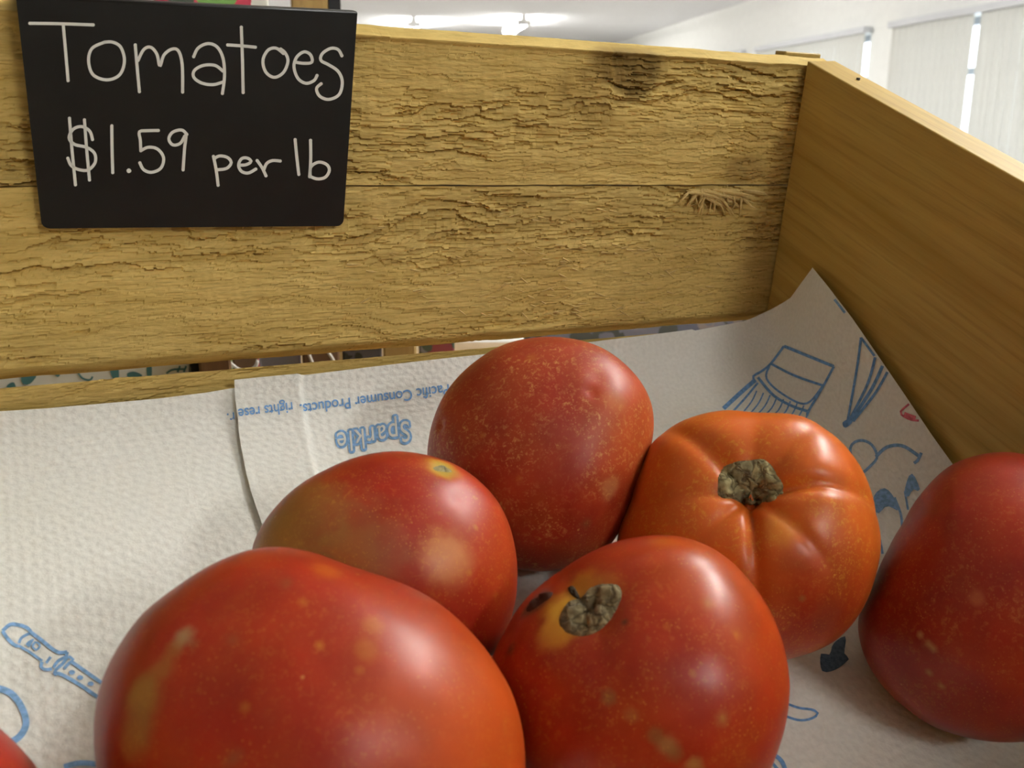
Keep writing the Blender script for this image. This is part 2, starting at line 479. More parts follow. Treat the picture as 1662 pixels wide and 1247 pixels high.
# ================================================================== PAPER TOWEL LINING
def smin(a, b, k):
    h = max(k - abs(a - b), 0) / k
    return min(a, b) - h * h * k * .25
def field(p):
    return smin(smin(-p[1] - .0006, -p[0], .022), (p[2] - ZF - SL * p[1]) * FN[2], .034)
Q = np.array([-0.27, -0.24, 0.10])
def surf_dir(d, off):
    a, b = 0.02, 1.2
    for _ in range(36):
        m = .5 * (a + b)
        if field(Q + d * m) > off: a = m
        else: b = m
    return Q + d * a
def surf_px(px, py, off):
    g = ray(px, py); t = .15
    for _ in range(90):
        s = field(C + g * t) - off
        if s < 2e-6: break
        t += s * .9
    return C + g * t
def unit(v): return v / np.linalg.norm(v)
def curve_dirs(pts, n, off):
    """pts: pixels (2-tuples) or crate points (3-tuples) -> n unit directions from Q, even in arc length"""
    P = []
    for p in pts: P.append(surf_px(*p, off) if len(p) == 2 else surf_dir(unit(np.array(p) - Q), off))
    P = np.array(P); L = np.concatenate([[0], np.cumsum(np.linalg.norm(np.diff(P, axis=0), axis=1))]); L /= L[-1]
    out = []
    for s in np.linspace(0, 1, n):
        out.append(unit(np.array([np.interp(s, L, P[:, k]) for k in range(3)]) - Q))
    return np.array(out)

def sheet(name, top, right, bottom, left, ns, nt_, off, bump_fn, mat):
    Tt, Bb = curve_dirs(top, ns, off), curve_dirs(bottom, ns, off)
    Ll, Rr = curve_dirs(left, nt_, off), curve_dirs(right, nt_, off)
    V = np.zeros((ns, nt_, 3))
    for i in range(ns):
        s = i / (ns - 1)
        for j in range(nt_):
            t = j / (nt_ - 1)
            dd = (1-t)*Tt[i] + t*Bb[i] + (1-s)*Ll[j] + s*Rr[j] - ((1-s)*(1-t)*Tt[0] + s*(1-t)*Tt[-1] + (1-s)*t*Bb[0] + s*t*Bb[-1])
            V[i, j] = surf_dir(unit(dd), off + bump_fn(s, t))
    P = V.reshape(-1, 3)
    faces = [(i*nt_ + j, i*nt_ + j + 1, (i+1)*nt_ + j + 1, (i+1)*nt_ + j) for i in range(ns-1) for j in range(nt_-1)]
    o = mesh(name, P, faces, mat, None, True, M)
    uv = o.data.uv_layers.new(name='UVMap')
    loops = np.zeros(len(o.data.loops), np.int32); o.data.loops.foreach_get('vertex_index', loops)
    fl = ZF + SL * P[:, 1]
    U = P[:, 0] + np.maximum(0, P[:, 2] - fl) * sstep(-.05, 0, P[:, 0]); Vv = -P[:, 1] - np.maximum(0, P[:, 2] - fl) * sstep(-.05, 0, P[:, 1])
    arr = np.stack([U[loops], Vv[loops]], 1)
    uv.data.foreach_set('uv', arr.ravel().astype(np.float32))
    bvh = BVHTree.FromPolygons([Vector(p) for p in P], faces)
    return o, bvh

m_paper, nt, b = newmat('paper_towel')
uvn = node(nt, 'ShaderNodeUVMap', uv_map='UVMap').outputs[0]
vor = node(nt, 'ShaderNodeTexVoronoi', {'Vector': uvn, 'Scale': 8.5, 'Randomness': 0.55}, voronoi_dimensions='2D')
vd = node(nt, 'ShaderNodeVectorMath', {0: uvn, 1: vor.outputs['Position']}, operation='SUBTRACT').outputs[0]
sx = node(nt, 'ShaderNodeSeparateXYZ', {0: vd})
rr = node(nt, 'ShaderNodeVectorMath', {0: vd}, operation='LENGTH').outputs['Value']
rp = math_(nt, 'DIVIDE', rr, 0.0058)
ringi = math_(nt, 'ROUND', rp)
an = math_(nt, 'ARCTAN2', sx.outputs[1], sx.outputs[0])
ph = math_(nt, 'MULTIPLY', an, math_(nt, 'MULTIPLY', ringi, 9.0))
ph = node(nt, 'ShaderNodeMath', {0: math_(nt, 'MULTIPLY', an, math_(nt, 'ROUND', math_(nt, 'MULTIPLY', ringi, 8.0)))}, operation='COSINE').outputs[0]
rc = math_(nt, 'COSINE', math_(nt, 'MULTIPLY', rp, 2 * math.pi))
dots = math_(nt, 'MULTIPLY', math_(nt, 'MULTIPLY_ADD', rc, 0.5, 0.5), math_(nt, 'MULTIPLY_ADD', ph, 0.5, 0.5))
nz1 = node(nt, 'ShaderNodeTexNoise', {'Vector': uvn, 'Scale': 420.0, 'Detail': 3.0}).outputs[0]
nz2 = node(nt, 'ShaderNodeTexNoise', {'Vector': uvn, 'Scale': 60.0, 'Detail': 3.0}).outputs[0]
hh = math_(nt, 'ADD', math_(nt, 'MULTIPLY', dots, 0.55), math_(nt, 'MULTIPLY', nz1, 0.9))
hh = math_(nt, 'ADD', hh, math_(nt, 'MULTIPLY', nz2, 0.8))
bp = node(nt, 'ShaderNodeBump', {'Height': hh, 'Strength': 0.42, 'Distance': 0.0011})
nt.links.new(bp.outputs[0], b.inputs['Normal'])
pc = mixc(nt, ramp(nt, nz1, [(.35, 0.0), (.65, 1.0)]), (0.79, 0.795, 0.74), (0.85, 0.855, 0.80))
nt.links.new(pc, b.inputs['Base Color'])
b.inputs['Roughness'].default_value = 0.95; b.inputs['Specular IOR Level'].default_value = 0.1

def wav(s, t): return 0.0011 * (noise.noise((s * 5, t * 4, 1.3)) + .6)
OFF1, OFF2 = 0.0022, 0.0042
FY = -.425
def fl3(x, y): return (x, y, ZF + SL * y)
paperL, bvhL = sheet('paper_towel',
    [(-620, 706), (-300, 687), (0, 668), (75, 664), (150, 658), (260, 648), (332, 639), (376, 631), (440, 630)],
    [(440, 630), (470, 760), (520, 900), (580, 1100), fl3(-.30, FY)],
    [fl3(-.69, FY), fl3(-.5, FY), fl3(-.30, FY)],
    [(-620, 706), fl3(-.69, -.15), fl3(-.69, FY)], 150, 120, OFF1, lambda s, t: wav(s, t), m_paper)
tag(paperL, 'plain white embossed paper towel lining the left of the crate', 'paper towel')
SC_ = 0.085
def bumpR(s, t):
    h = wav(s + 2, t) * sstep(0, .12, s)
    h += .0016 * (1 - sstep(SC_ - .004, SC_ + .002, s)) * (1 - .5 * t) + .0010 * math.exp(-((s - SC_) / .004) ** 2)
    return float(h)
paperR, bvhR = sheet('paper_towel',
    [(378, 619), (420, 615), (466, 611), (500, 609), (600, 597), (770, 578), (962, 556), (1040, 546), (1123, 535), (1128, 537), (1207, 522), (1240, 508), (1283, 484), (1302, 458), (1319, 435)],
    [(1319, 435), (1342, 463), (1384, 518), (1428, 582), (1471, 645), (1514, 709), (1545, 752), (1640, 890), fl3(-.004, -.33), fl3(-.004, FY)],
    [fl3(-.325, FY), fl3(-.2, FY), fl3(-.1, FY), fl3(-.004, FY)],
    [(378, 619), (384, 680), (392, 740), (405, 800), (425, 858), (455, 950), (480, 1080), fl3(-.325, FY)], 260, 150, OFF2, bumpR, m_paper)
tag(paperR, 'white paper towel with blue printed drawings under the tomatoes', 'paper towel')

# ------------------------------------------------------------------ print on the towels
def ink(name, col):
    m, nt, b = newmat(name)
    tc = node(nt, 'ShaderNodeTexCoord').outputs['Object']
    n = node(nt, 'ShaderNodeTexNoise', {'Vector': tc, 'Scale': 500.0, 'Detail': 2.0}).outputs[0]
    c = mixc(nt, ramp(nt, n, [(.35, 0.0), (.65, 1.0)]), [k * .85 for k in col], [min(1, k * 1.2 + .02) for k in col])
    nt.links.new(c, b.inputs['Base Color']); b.inputs['Roughness'].default_value = .95; b.inputs['Specular IOR Level'].default_value = .1
    return m
m_ink = ink('blue_ink', (0.16, 0.33, 0.62)); m_ink2 = ink('soft_blue_ink', (0.22, 0.40, 0.66)); m_pink = ink('pink_ink', (0.62, 0.16, 0.22)); m_dkink = ink('dark_blue_ink', (0.10, 0.17, 0.26))

def on(bvh, px, py, lift=.0003):
    g = ray(px, py)
    h = bvh.ray_cast(Vector(C), Vector(g), 2.0)
    if h[0] is None: return None, None
    n = np.array(h[1])
    if np.dot(n, g) > 0: n = -n
    return np.array(h[0]) + n * lift, n
def smooth_line(pts, step=6.0, closed=False):
    P = np.array(pts, float)
    if len(P) < 3: Q_ = P
    else:
        Q_ = []
        n = len(P)
        for i in range(n - (0 if closed else 1)):
            g = lambda k: P[k % n] if closed else P[min(max(k, 0), n - 1)]
            p0, p1, p2, p3 = g(i-1), g(i), g(i+1), g(i+2)
            for t in np.linspace(0, 1, 8, endpoint=False):
                Q_.append(.5*((2*p1) + (-p0+p2)*t + (2*p0-5*p1+4*p2-p3)*t*t + (-p0+3*p1-3*p2+p3)*t**3))
        Q_.append(P[0] if closed else P[-1]); Q_ = np.array(Q_)
    L = np.concatenate([[0], np.cumsum(np.hypot(*np.diff(Q_, axis=0).T))])
    n = max(2, int(L[-1] / step) + 1)
    s = np.linspace(0, L[-1], n)
    return np.stack([np.interp(s, L, Q_[:, 0]), np.interp(s, L, Q_[:, 1])], 1)
def stroke(mb, caster, pts, wpx, closed=False, curve=True, step=6.0, lift=.0003):
    L = smooth_line(pts, step, closed) if curve else np.concatenate([smooth_line(pts[i:i+2], step)[(1 if i else 0):] for i in range(len(pts) - 1)])
    rows = []
    for i, p in enumerate(L):
        a, b = L[max(i-1, 0)], L[min(i+1, len(L)-1)]
        t = b - a; t = t / (np.hypot(*t) + 1e-9); s = np.array([-t[1], t[0]]) * wpx * .5
        A, _ = caster(*(p + s)); B, _ = caster(*(p - s))
        if A is None or B is None: continue
        rows.append((A, B))
    n0 = len(mb.v)
    for A, B in rows: mb.v += [tuple(A), tuple(B)]
    for i in range(len(rows) - 1): mb.f.append((n0 + 2*i, n0 + 2*i + 1, n0 + 2*i + 3, n0 + 2*i + 2))
def fill(mb, caster, pts):
    per = sum(math.dist(pts[i], pts[i - 1]) for i in range(len(pts)))
    P = smooth_line(pts, min(7.0, per / 12), True)[:-1]; c = P.mean(0)
    n0 = len(mb.v); n = len(P)
    for r in (0.0, .5, 1.0):
        for p in (P if r else [c]):
            A, _ = caster(*(c + (p - c) * r))
            if A is None: del mb.v[n0:]; return
            mb.v.append(tuple(A))
    for i in range(n):
        j = (i + 1) % n
        mb.f.append((n0, n0 + 1 + i, n0 + 1 + j))
        mb.f.append((n0 + 1 + i, n0 + 1 + n + i, n0 + 1 + n + j, n0 + 1 + j))
onR = lambda x, y: on(bvhR, x, y)
onL = lambda x, y: on(bvhL, x, y)

# brush drawing
q = MB()
for pts, wd in [([(1273, 562), (1354, 595)], 5), ([(1354, 595), (1335, 630), (1312, 668)], 4), ([(1273, 562), (1250, 592), (1233, 605)], 4),
                ([(1250, 590), (1290, 610), (1336, 626)], 4), ([(1250, 592), (1244, 615), (1270, 640), (1308, 656), (1335, 628)], 3.4),
                ([(1233, 605), (1222, 612), (1226, 622)], 4), ([(1230, 613), (1255, 642), (1284, 659), (1311, 668)], 4.5),
                ([(1226, 617), (1202, 638), (1174, 664)], 7), ([(1230, 622), (1210, 646), (1190, 668)], 3.5), ([(1311, 668), (1310, 676)], 4)]:
    stroke(q, onR, pts, wd)
for i in range(9):
    x = 1208 + i * 11; y = 640 + i * 3.4
    stroke(q, onR, [(x + 20, y - 5), (x + 12, y + 12), (x - 2, y + 30 - i)], 2.4)
q.build('brush_drawing', m_ink, paperR)
# pencil drawing
q = MB()
for pts, wd in [([(1398, 548), (1391, 600), (1375, 690)], 4), ([(1398, 548), (1420, 578)], 4), ([(1421, 580), (1408, 625), (1376, 688)], 4.5),
                ([(1433, 594), (1415, 632), (1380, 686)], 5.5), ([(1441, 604), (1420, 640), (1385, 684)], 4.5)]:
    stroke(q, onR, pts, wd)
fill(q, onR, [(1368, 686), (1380, 680), (1384, 686), (1372, 695)])
q.build('pencil_drawing', m_ink, paperR)
# curl, leaf shapes, corner marks
q = MB()
stroke(q, onR, [(1394, 760), (1381, 738), (1383, 722), (1398, 715), (1415, 722), (1424, 742), (1412, 758), (1398, 770)], 4.5)
stroke(q, onR, [(1422, 742), (1440, 726), (1466, 724), (1494, 742)], 5.5); stroke(q, onR, [(1496, 735), (1490, 748), (1484, 752)], 5)
q.build('curl_drawing', m_ink2, paperR)
q = MB()
fill(q, onR, [(1416, 826), (1420, 803), (1436, 793), (1450, 806), (1460, 830), (1440, 822), (1426, 834)])
stroke(q, onR, [(1418, 820), (1423, 850), (1432, 900)], 4); stroke(q, onR, [(1452, 808), (1462, 835), (1464, 856)], 4)
fill(q, onR, [(1468, 800), (1476, 772), (1484, 772), (1494, 797), (1482, 795), (1474, 808)])
stroke(q, onR, [(1469, 798), (1474, 828)], 3.5)
q.build('leaf_drawing', m_ink2, paperR)
q = MB(); stroke(q, onR, [(1476, 656), (1462, 670), (1478, 681), (1498, 683)], 3.5); stroke(q, onR, [(1468, 672), (1484, 678), (1500, 681)], 7)
q.build('pink_mark', m_pink, paperR)
q = MB(); stroke(q, onR, [(1355, 486), (1372, 508)], 4); q.build('edge_mark', m_ink2, paperR)
q = MB(); fill(q, onR, [(1332, 1062), (1346, 1064), (1352, 1046), (1372, 1034), (1370, 1062), (1378, 1070), (1356, 1088), (1334, 1090)]); q.build('dark_mark', m_dkink, paperR)
q = MB(); stroke(q, onR, [(1274, 1142), (1296, 1150), (1318, 1153), (1327, 1160), (1315, 1168), (1296, 1170), (1276, 1164)], 4)
stroke(q, onR, [(1254, 1225), (1268, 1236), (1276, 1255)], 7); stroke(q, onR, [(1250, 1236), (1262, 1250)], 5)
q.build('loop_drawing', m_ink, paperR)
# recorder drawing and ring on the left towel
q = MB()
S7 = lambda x, y: (x * .2141, 980 + y * .2141)
for pts, wd in [([(20, 212), (80, 162), (150, 168), (210, 190), (235, 222)], 6), ([(20, 212), (60, 270), (110, 318), (140, 325)], 6),
                ([(145, 305), (165, 262), (235, 225)], 4.5), ([(235, 222), (320, 285), (400, 350), (450, 375), (510, 372)], 6),
                ([(140, 322), (230, 375), (320, 440)], 4.5), ([(320, 445), (312, 485), (345, 505), (395, 498)], 5.5), ([(385, 408), (350, 455)], 4.5),
                ([(510, 370), (500, 405), (440, 440), (405, 490)], 5), ([(515, 400), (480, 455), (430, 500), (410, 540)], 5), ([(520, 405), (555, 430), (520, 460), (485, 500)], 5),
                ([(550, 450), (650, 520), (770, 605)], 6), ([(410, 545), (450, 535), (590, 610), (740, 712)], 6),
                ([(245, 330), (270, 295), (305, 320), (275, 355), (245, 330)], 3.5)]:
    stroke(q, onL, [S7(*p) for p in pts], wd, step=4)
for cx, cy in ((546, 525), (608, 565), (688, 612)):
    fill(q, onL, [S7(cx + 24*math.cos(a), cy + 18*math.sin(a)) for a in np.linspace(0, 2*math.pi, 8, endpoint=False)])
fill(q, onL, [S7(195, 315), S7(220, 285), S7(260, 270), S7(240, 310), S7(225, 335)])
q.build('recorder_drawing', m_ink2, paperL)
q = MB(); stroke(q, onL, [S7(-170, 700), S7(-90, 640), S7(0, 650), S7(90, 690), S7(160, 780), S7(198, 890), S7(180, 970), S7(120, 1035), S7(30, 1070)], 11)
stroke(q, onL, [(104, 1246), (128, 1240), (160, 1243), (190, 1262)], 9)
q.build('ring_drawing', m_ink2, paperL)

# lettering, upside down as it lies
def letters(text, origin, xdir, ydir, mat, name, caster, offset=0.0, lift=.0003, parent=None, spacing=1.0):
    cu = bpy.data.curves.new('tmp', 'FONT'); cu.body = text; cu.size = 1.0; cu.offset = offset; cu.space_character = spacing
    to = bpy.data.objects.new('tmp', cu); COL.objects.link(to)
    dg = bpy.context.evaluated_depsgraph_get(); dg.update()
    me = bpy.data.meshes.new_from_object(to.evaluated_get(dg))
    wdt = max((v.co.x for v in me.vertices), default=1)
    bm = bmesh.new(); bm.from_mesh(me); bmesh.ops.triangulate(bm, faces=bm.faces[:])
    for _ in range(3):
        es = [e for e in bm.edges if e.calc_length() > .11]
        if es: bmesh.ops.subdivide_edges(bm, edges=es, cuts=1); bmesh.ops.triangulate(bm, faces=bm.faces[:])
    for v in bm.verts:
        p = np.array(origin) + np.array(xdir) * (v.co.x / wdt) + np.array(ydir) * v.co.y
        A, n = caster(*p)
        if A is not None: v.co = Vector(A + n * (lift - .0003))
        else: v.co = Vector((9, 9, 9))
    bmesh.ops.delete(bm, geom=[v for v in bm.verts if v.co.x > 8], context='VERTS')
    bm.to_mesh(me); bm.free()
    bpy.data.objects.remove(to); bpy.data.curves.remove(cu)
    me.materials.clear(); me.materials.append(mat)
    o = bpy.data.objects.new(name, me); link(o, parent); return o
letters('Pacific Consumer Products.', (729, 624), (-243, 33), (2.8, 25), m_ink, 'printed_line', onR, offset=.012, parent=paperR)
letters('rights rese', (475, 653), (-89, 11.5), (2.8, 25), m_ink, 'printed_line', onR, offset=.012, parent=paperR)
letters('r.', (381, 669), (-13, 3), (2.5, 25), m_ink, 'printed_line', onL, parent=paperL)
em_parts = []
for k in range(10):
    a = 2 * math.pi * k / 10
    em_parts.append(letters('Sparkle', (664 + 3.6 * math.cos(a), 684 + 3.6 * math.sin(a)), (-118, 20), (4, 48), m_ink2, 'printed_emblem', onR, offset=.012, lift=.00025 + k * .000012, parent=paperR, spacing=1.16))
bm = bmesh.new()
for o in em_parts: bm.from_mesh(o.data)
bm.to_mesh(em_parts[0].data); bm.free()
for o in em_parts[1:]: bpy.data.objects.remove(o)
letters('Sparkle', (664, 684), (-118, 20), (4, 48), m_paper, 'emblem_letters', onR, offset=.004, lift=.00052, parent=paperR, spacing=1.16)

# ================================================================== SIGN
m_black, nt, b = newmat('black_sign_plastic')
tc = node(nt, 'ShaderNodeTexCoord').outputs['Object']
n = node(nt, 'ShaderNodeTexNoise', {'Vector': tc, 'Scale': 60.0, 'Detail': 3.0}).outputs[0]
nt.links.new(mixc(nt, n, (0.0075, 0.0075, 0.0075), (0.012, 0.012, 0.011)), b.inputs['Base Color'])
b.inputs['Roughness'].default_value = 0.42; b.inputs['Specular IOR Level'].default_value = 0.35
m_chalk = plain('chalk_marker', (0.87, 0.88, 0.83), 0.8, 0.2)
s0 = np.array([-.34, -.0035, -.020]); s1 = np.array([-.34, -.0120, .0745])
sn = np.cross(np.array([1, 0, 0]), s1 - s0); sn = unit(sn)
if sn[1] > 0: sn = -sn                     # towards the viewer
TL, TR, BL, BR = [hit(*p, s0, sn) for p in ((26, -3), (580, 23), (68, 371), (557, 367))]
sign = empty('price_sign', M @ Matrix.Translation(Vector(BL)))
tag(sign, 'black price sign with white handwriting, hooked over the back slat', 'sign')
def sgn(px, py, lift=.0004):
    return hit(px, py, s0, sn) + sn * lift - BL, sn
# outline with rounded lower corners
def bil(u, v): return (1-u)*(1-v)*BL + u*(1-v)*BR + u*v*TR + (1-u)*v*TL
pts = []
rc_ = .032
for k in range(7):
    a = math.pi + k / 6 * math.pi / 2; pts.append(bil(rc_*.75 + rc_*.75*math.cos(a), rc_ + rc_*math.sin(a)))
for k in range(7):
    a = 1.5*math.pi + k / 6 * math.pi / 2; pts.append(bil(1 - rc_*.75 + rc_*.75*math.cos(a), rc_ + rc_*math.sin(a)))
pts += [bil(1, 1), bil(0, 1)]
n = len(pts); th = .0011
v = [p - BL for p in pts] + [p - BL - sn * th for p in pts]
f = [tuple(range(n)), tuple(range(2*n - 1, n - 1, -1))] + [((i+1) % n, i, n + i, n + (i+1) % n) for i in range(n)]
mesh('panel', v, f, m_black, sign)
# hooked top: folds back over the slat and down behind it
prof = []
for k in range(9):
    a = math.pi * k / 8
    prof.append((-math.cos(a), math.sin(a)))
v = []; f = []
yb = .0150
for side, P in ((0, TL), (1, TR)):
    mid = .5 * (P[1] + yb); rad = .5 * (yb - P[1])
    for (c_, s_) in prof:
        v.append(np.array([P[0], mid + rad * c_, P[2] + .0012 * s_]) - BL)
    v.append(np.array([P[0], yb, P[2] - .03]) - BL)
k = len(prof) + 1
for i in range(k - 1): f.append((i, k + i, k + i + 1, i + 1))
o = mesh('hook', v, f, m_black, sign, True)
md = o.modifiers.new('thick', 'SOLIDIFY'); md.thickness = .0011; md.offset = 0

Z1 = lambda x, y: (x * .37305, y * .37305)
LET = [
 ('T', [[(130, 101), (270, 103), (405, 108)], [(275, 110), (285, 220), (296, 350)]]),
 ('o', [[(455, 183), (400, 210), (385, 265), (405, 325), (465, 347), (520, 325), (541, 265), (525, 205), (490, 183), (455, 183)]]),
 ('m', [[(588, 195), (596, 290), (606, 398)], [(600, 262), (625, 215), (655, 205), (682, 235), (695, 288), (712, 240), (745, 214), (775, 220), (792, 280), (794, 400)]]),
 ('a', [[(842, 246), (862, 208), (905, 189), (945, 205), (970, 255), (976, 330), (967, 406)], [(968, 308), (935, 284), (885, 284), (846, 305), (842, 335), (875, 360), (925, 368), (970, 356)]]),
 ('t', [[(1049, 118), (1054, 260), (1057, 402)], [(990, 195), (1050, 199), (1110, 205)]]),
 ('o', [[(1232, 232), (1200, 209), (1165, 218), (1143, 262), (1155, 312), (1192, 336), (1232, 315), (1252, 266), (1240, 230), (1220, 213)]]),
 ('e', [[(1285, 270), (1320, 275), (1356, 270), (1350, 238), (1322, 225), (1290, 248), (1278, 290), (1295, 340), (1330, 362), (1365, 350), (1378, 328)]]),
 ('s', [[(1486, 242), (1470, 215), (1438, 210), (1402, 232), (1395, 262), (1430, 282), (1470, 310), (1488, 355), (1475, 410), (1430, 432), (1390, 418), (1376, 385), (1396, 364)]]),
 ('dollar', [[(402, 606), (390, 570), (355, 550), (318, 562), (300, 600), (325, 628), (375, 640), (410, 665), (414, 705), (385, 738), (345, 738), (310, 720), (295, 688)], [(302, 514), (312, 640), (328, 803)], [(367, 521), (376, 640), (389, 782)]]),
 ('one', [[(486, 547), (487, 640), (490, 750)]]),
 ('dot', [[(557, 742), (564, 743)]]),
 ('five', [[(688, 567), (640, 568), (606, 573), (610, 610), (612, 655)], [(612, 655), (645, 640), (685, 648), (711, 685), (700, 730), (660, 749), (625, 738), (608, 708)]]),
 ('nine', [[(812, 584), (790, 565), (750, 575), (734, 605), (752, 630), (785, 622), (808, 585), (802, 650), (796, 738)]]),
 ('p', [[(928, 680), (940, 740), (948, 805)], [(930, 690), (955, 678), (990, 685), (1005, 708), (985, 732), (945, 738)]]),
 ('e', [[(1042, 718), (1070, 716), (1092, 702), (1075, 687), (1050, 690), (1037, 718), (1050, 745), (1080, 752), (1112, 735)]]),
 ('r', [[(1118, 698), (1140, 730), (1156, 764)], [(1148, 735), (1160, 710), (1185, 698), (1218, 700)]]),
 ('l', [[(1283, 607), (1290, 680), (1299, 758)]]),
 ('b', [[(1350, 610), (1351, 690), (1346, 768)], [(1348, 760), (1352, 725), (1385, 705), (1420, 715), (1432, 740), (1415, 770), (1380, 778), (1346, 766)]]),
]
for nm_, strokes in LET:
    q = MB()
    for st in strokes:
        st = [Z1(*p) for p in st]
        stroke(q, sgn, st, 5.0 if nm_ != 'dot' else 7, curve=True, step=3.0)
        for e in (st[0], st[-1]):
            fill(q, lambda x, y: sgn(x, y, .00045), [(e[0] + 2.7*math.cos(a), e[1] + 2.7*math.sin(a)) for a in np.linspace(0, 2*math.pi, 8, endpoint=False)])
    if nm_ == 'dot':
        e = Z1(560, 742); fill(q, lambda x, y: sgn(x, y, .0005), [(e[0] + 3.8*math.cos(a), e[1] + 3.8*math.sin(a)) for a in np.linspace(0, 2*math.pi, 8, endpoint=False)])
    q.build('handwritten_letter', m_chalk, sign)

# ================================================================== TOMATOES
def tomato_mat(name, rough, gold, gold_scale, gold_amt, mott, scurf=.2):
    m, nt, b = newmat(name)
    tc = node(nt, 'ShaderNodeTexCoord').outputs['Object']
    at = node(nt, 'ShaderNodeAttribute', attribute_name='skin')
    n1 = node(nt, 'ShaderNodeTexNoise', {'Vector': tc, 'Scale': 38.0, 'Detail': 4.0, 'Roughness': .6}).outputs[0]
    col = mixc(nt, math_(nt, 'MULTIPLY', ramp(nt, n1, [(.35, 0.0), (.7, 1.0)]), mott), at.outputs['Color'], (0.58, 0.16, 0.025))
    vs = node(nt, 'ShaderNodeTexVoronoi', {'Vector': tc, 'Scale': gold_scale, 'Randomness': 1.0})
    dot = ramp(nt, vs.outputs['Distance'], [(0.0, 1.0), (0.14, 1.0), (0.30, 0.0)])
    pick = node(nt, 'ShaderNodeSeparateColor', {0: vs.outputs['Color']}).outputs[0]
    n3 = node(nt, 'ShaderNodeTexNoise', {'Vector': tc, 'Scale': 60.0, 'Detail': 3.0}).outputs[0]
    patch = ramp(nt, n3, [(.42, 0.0), (.66, 1.0)])
    sel = math_(nt, 'GREATER_THAN', pick, 0.45)
    fac = math_(nt, 'MULTIPLY', math_(nt, 'MULTIPLY', dot, sel), math_(nt, 'MULTIPLY', math_(nt, 'ADD', patch, 0.10), gold_amt))
    col = mixc(nt, fac, col, gold)
    n5 = node(nt, 'ShaderNodeTexNoise', {'Vector': tc, 'Scale': 480.0, 'Detail': 5.0, 'Roughness': .7, 'Distortion': .6}).outputs[0]
    n6 = node(nt, 'ShaderNodeTexNoise', {'Vector': tc, 'Scale': 45.0, 'Detail': 3.0, 'Distortion': .5}).outputs[0]
    sf = math_(nt, 'MULTIPLY', ramp(nt, n5, [(.52, 0.0), (.66, 1.0)]), math_(nt, 'MULTIPLY_ADD', ramp(nt, n6, [(.42, 0.0), (.68, 1.0)]), scurf, scurf * .15))
    col = mixc(nt, sf, col, gold)
    v2 = node(nt, 'ShaderNodeTexVoronoi', {'Vector': tc, 'Scale': 95.0, 'Randomness': 1.0})
    d2 = ramp(nt, v2.outputs['Distance'], [(0.0, 1.0), (0.03, 1.0), (0.065, 0.0)])
    p2 = node(nt, 'ShaderNodeSeparateColor', {0: v2.outputs['Color']}).outputs[1]
    col = mixc(nt, math_(nt, 'MULTIPLY', math_(nt, 'MULTIPLY', d2, math_(nt, 'GREATER_THAN', p2, .80)), .55), col, (0.62, 0.36, 0.10))
    nt.links.new(col, b.inputs['Base Color'])
    n2 = node(nt, 'ShaderNodeTexNoise', {'Vector': tc, 'Scale': 30.0, 'Detail': 2.0}).outputs[0]
    r_ = math_(nt, 'MULTIPLY_ADD', n2, .16, rough - .08)
    r_ = math_(nt, 'MULTIPLY_ADD', fac, .25, r_)
    nt.links.new(r_, b.inputs['Roughness'])
    b.inputs['Specular IOR Level'].default_value = 0.31
    n4 = node(nt, 'ShaderNodeTexNoise', {'Vector': tc, 'Scale': 900.0, 'Detail': 2.0}).outputs[0]
    hsum = math_(nt, 'ADD', math_(nt, 'MULTIPLY', n4, .12), math_(nt, 'MULTIPLY', n1, .5))
    bp = node(nt, 'ShaderNodeBump', {'Height': hsum, 'Strength': .10, 'Distance': .0012})
    nt.links.new(bp.outputs[0], b.inputs['Normal'])
    return m

bm = bmesh.new(); bmesh.ops.create_icosphere(bm, subdivisions=6, radius=1.0)
ICO_V = np.array([v.co[:] for v in bm.verts]); ICO_F = [tuple(v.index for v in f.verts) for f in bm.faces]; bm.free()
ICO_V /= np.linalg.norm(ICO_V, axis=1)[:, None]

def cork_mat():
    m, nt, b = newmat('stem_scar_cork')
    tc = node(nt, 'ShaderNodeTexCoord').outputs['Object']
    dn = node(nt, 'ShaderNodeTexNoise', {'Vector': tc, 'Scale': 170.0, 'Detail': 3.0}).outputs['Color']
    tw = node(nt, 'ShaderNodeVectorMath', {0: tc, 1: node(nt, 'ShaderNodeVectorMath', {0: dn, 3: .009}, operation='SCALE').outputs[0]}, operation='ADD').outputs[0]
    v1 = node(nt, 'ShaderNodeTexVoronoi', {'Vector': tw, 'Scale': 190.0}, feature='DISTANCE_TO_EDGE').outputs['Distance']
    n1 = node(nt, 'ShaderNodeTexNoise', {'Vector': tw, 'Scale': 330.0, 'Detail': 4.0}).outputs[0]
    n2 = node(nt, 'ShaderNodeTexNoise', {'Vector': tc, 'Scale': 110.0, 'Detail': 3.0}).outputs[0]
    c = mixc(nt, ramp(nt, n1, [(.3, 0.0), (.7, 1.0)]), (0.20, 0.165, 0.065), (0.42, 0.36, 0.17))
    c = mixc(nt, ramp(nt, n2, [(.48, 0.0), (.72, .75)]), c, (0.09, 0.07, 0.035))
    c = mixc(nt, ramp(nt, v1, [(0.0, .7), (.10, 0.0)]), c, (0.07, 0.05, 0.022))
    nt.links.new(c, b.inputs['Base Color']); b.inputs['Roughness'].default_value = .85
    h = math_(nt, 'ADD', math_(nt, 'MULTIPLY', ramp(nt, v1, [(0, 0.0), (.15, 1.0)]), .8), n1)
    bp = node(nt, 'ShaderNodeBump', {'Height': h, 'Strength': .6, 'Distance': .0012}); nt.links.new(bp.outputs[0], b.inputs['Normal'])
    return m
m_cork = cork_mat()
m_cork2 = m_cork.copy(); m_cork2.name = 'stem_scar_brown'
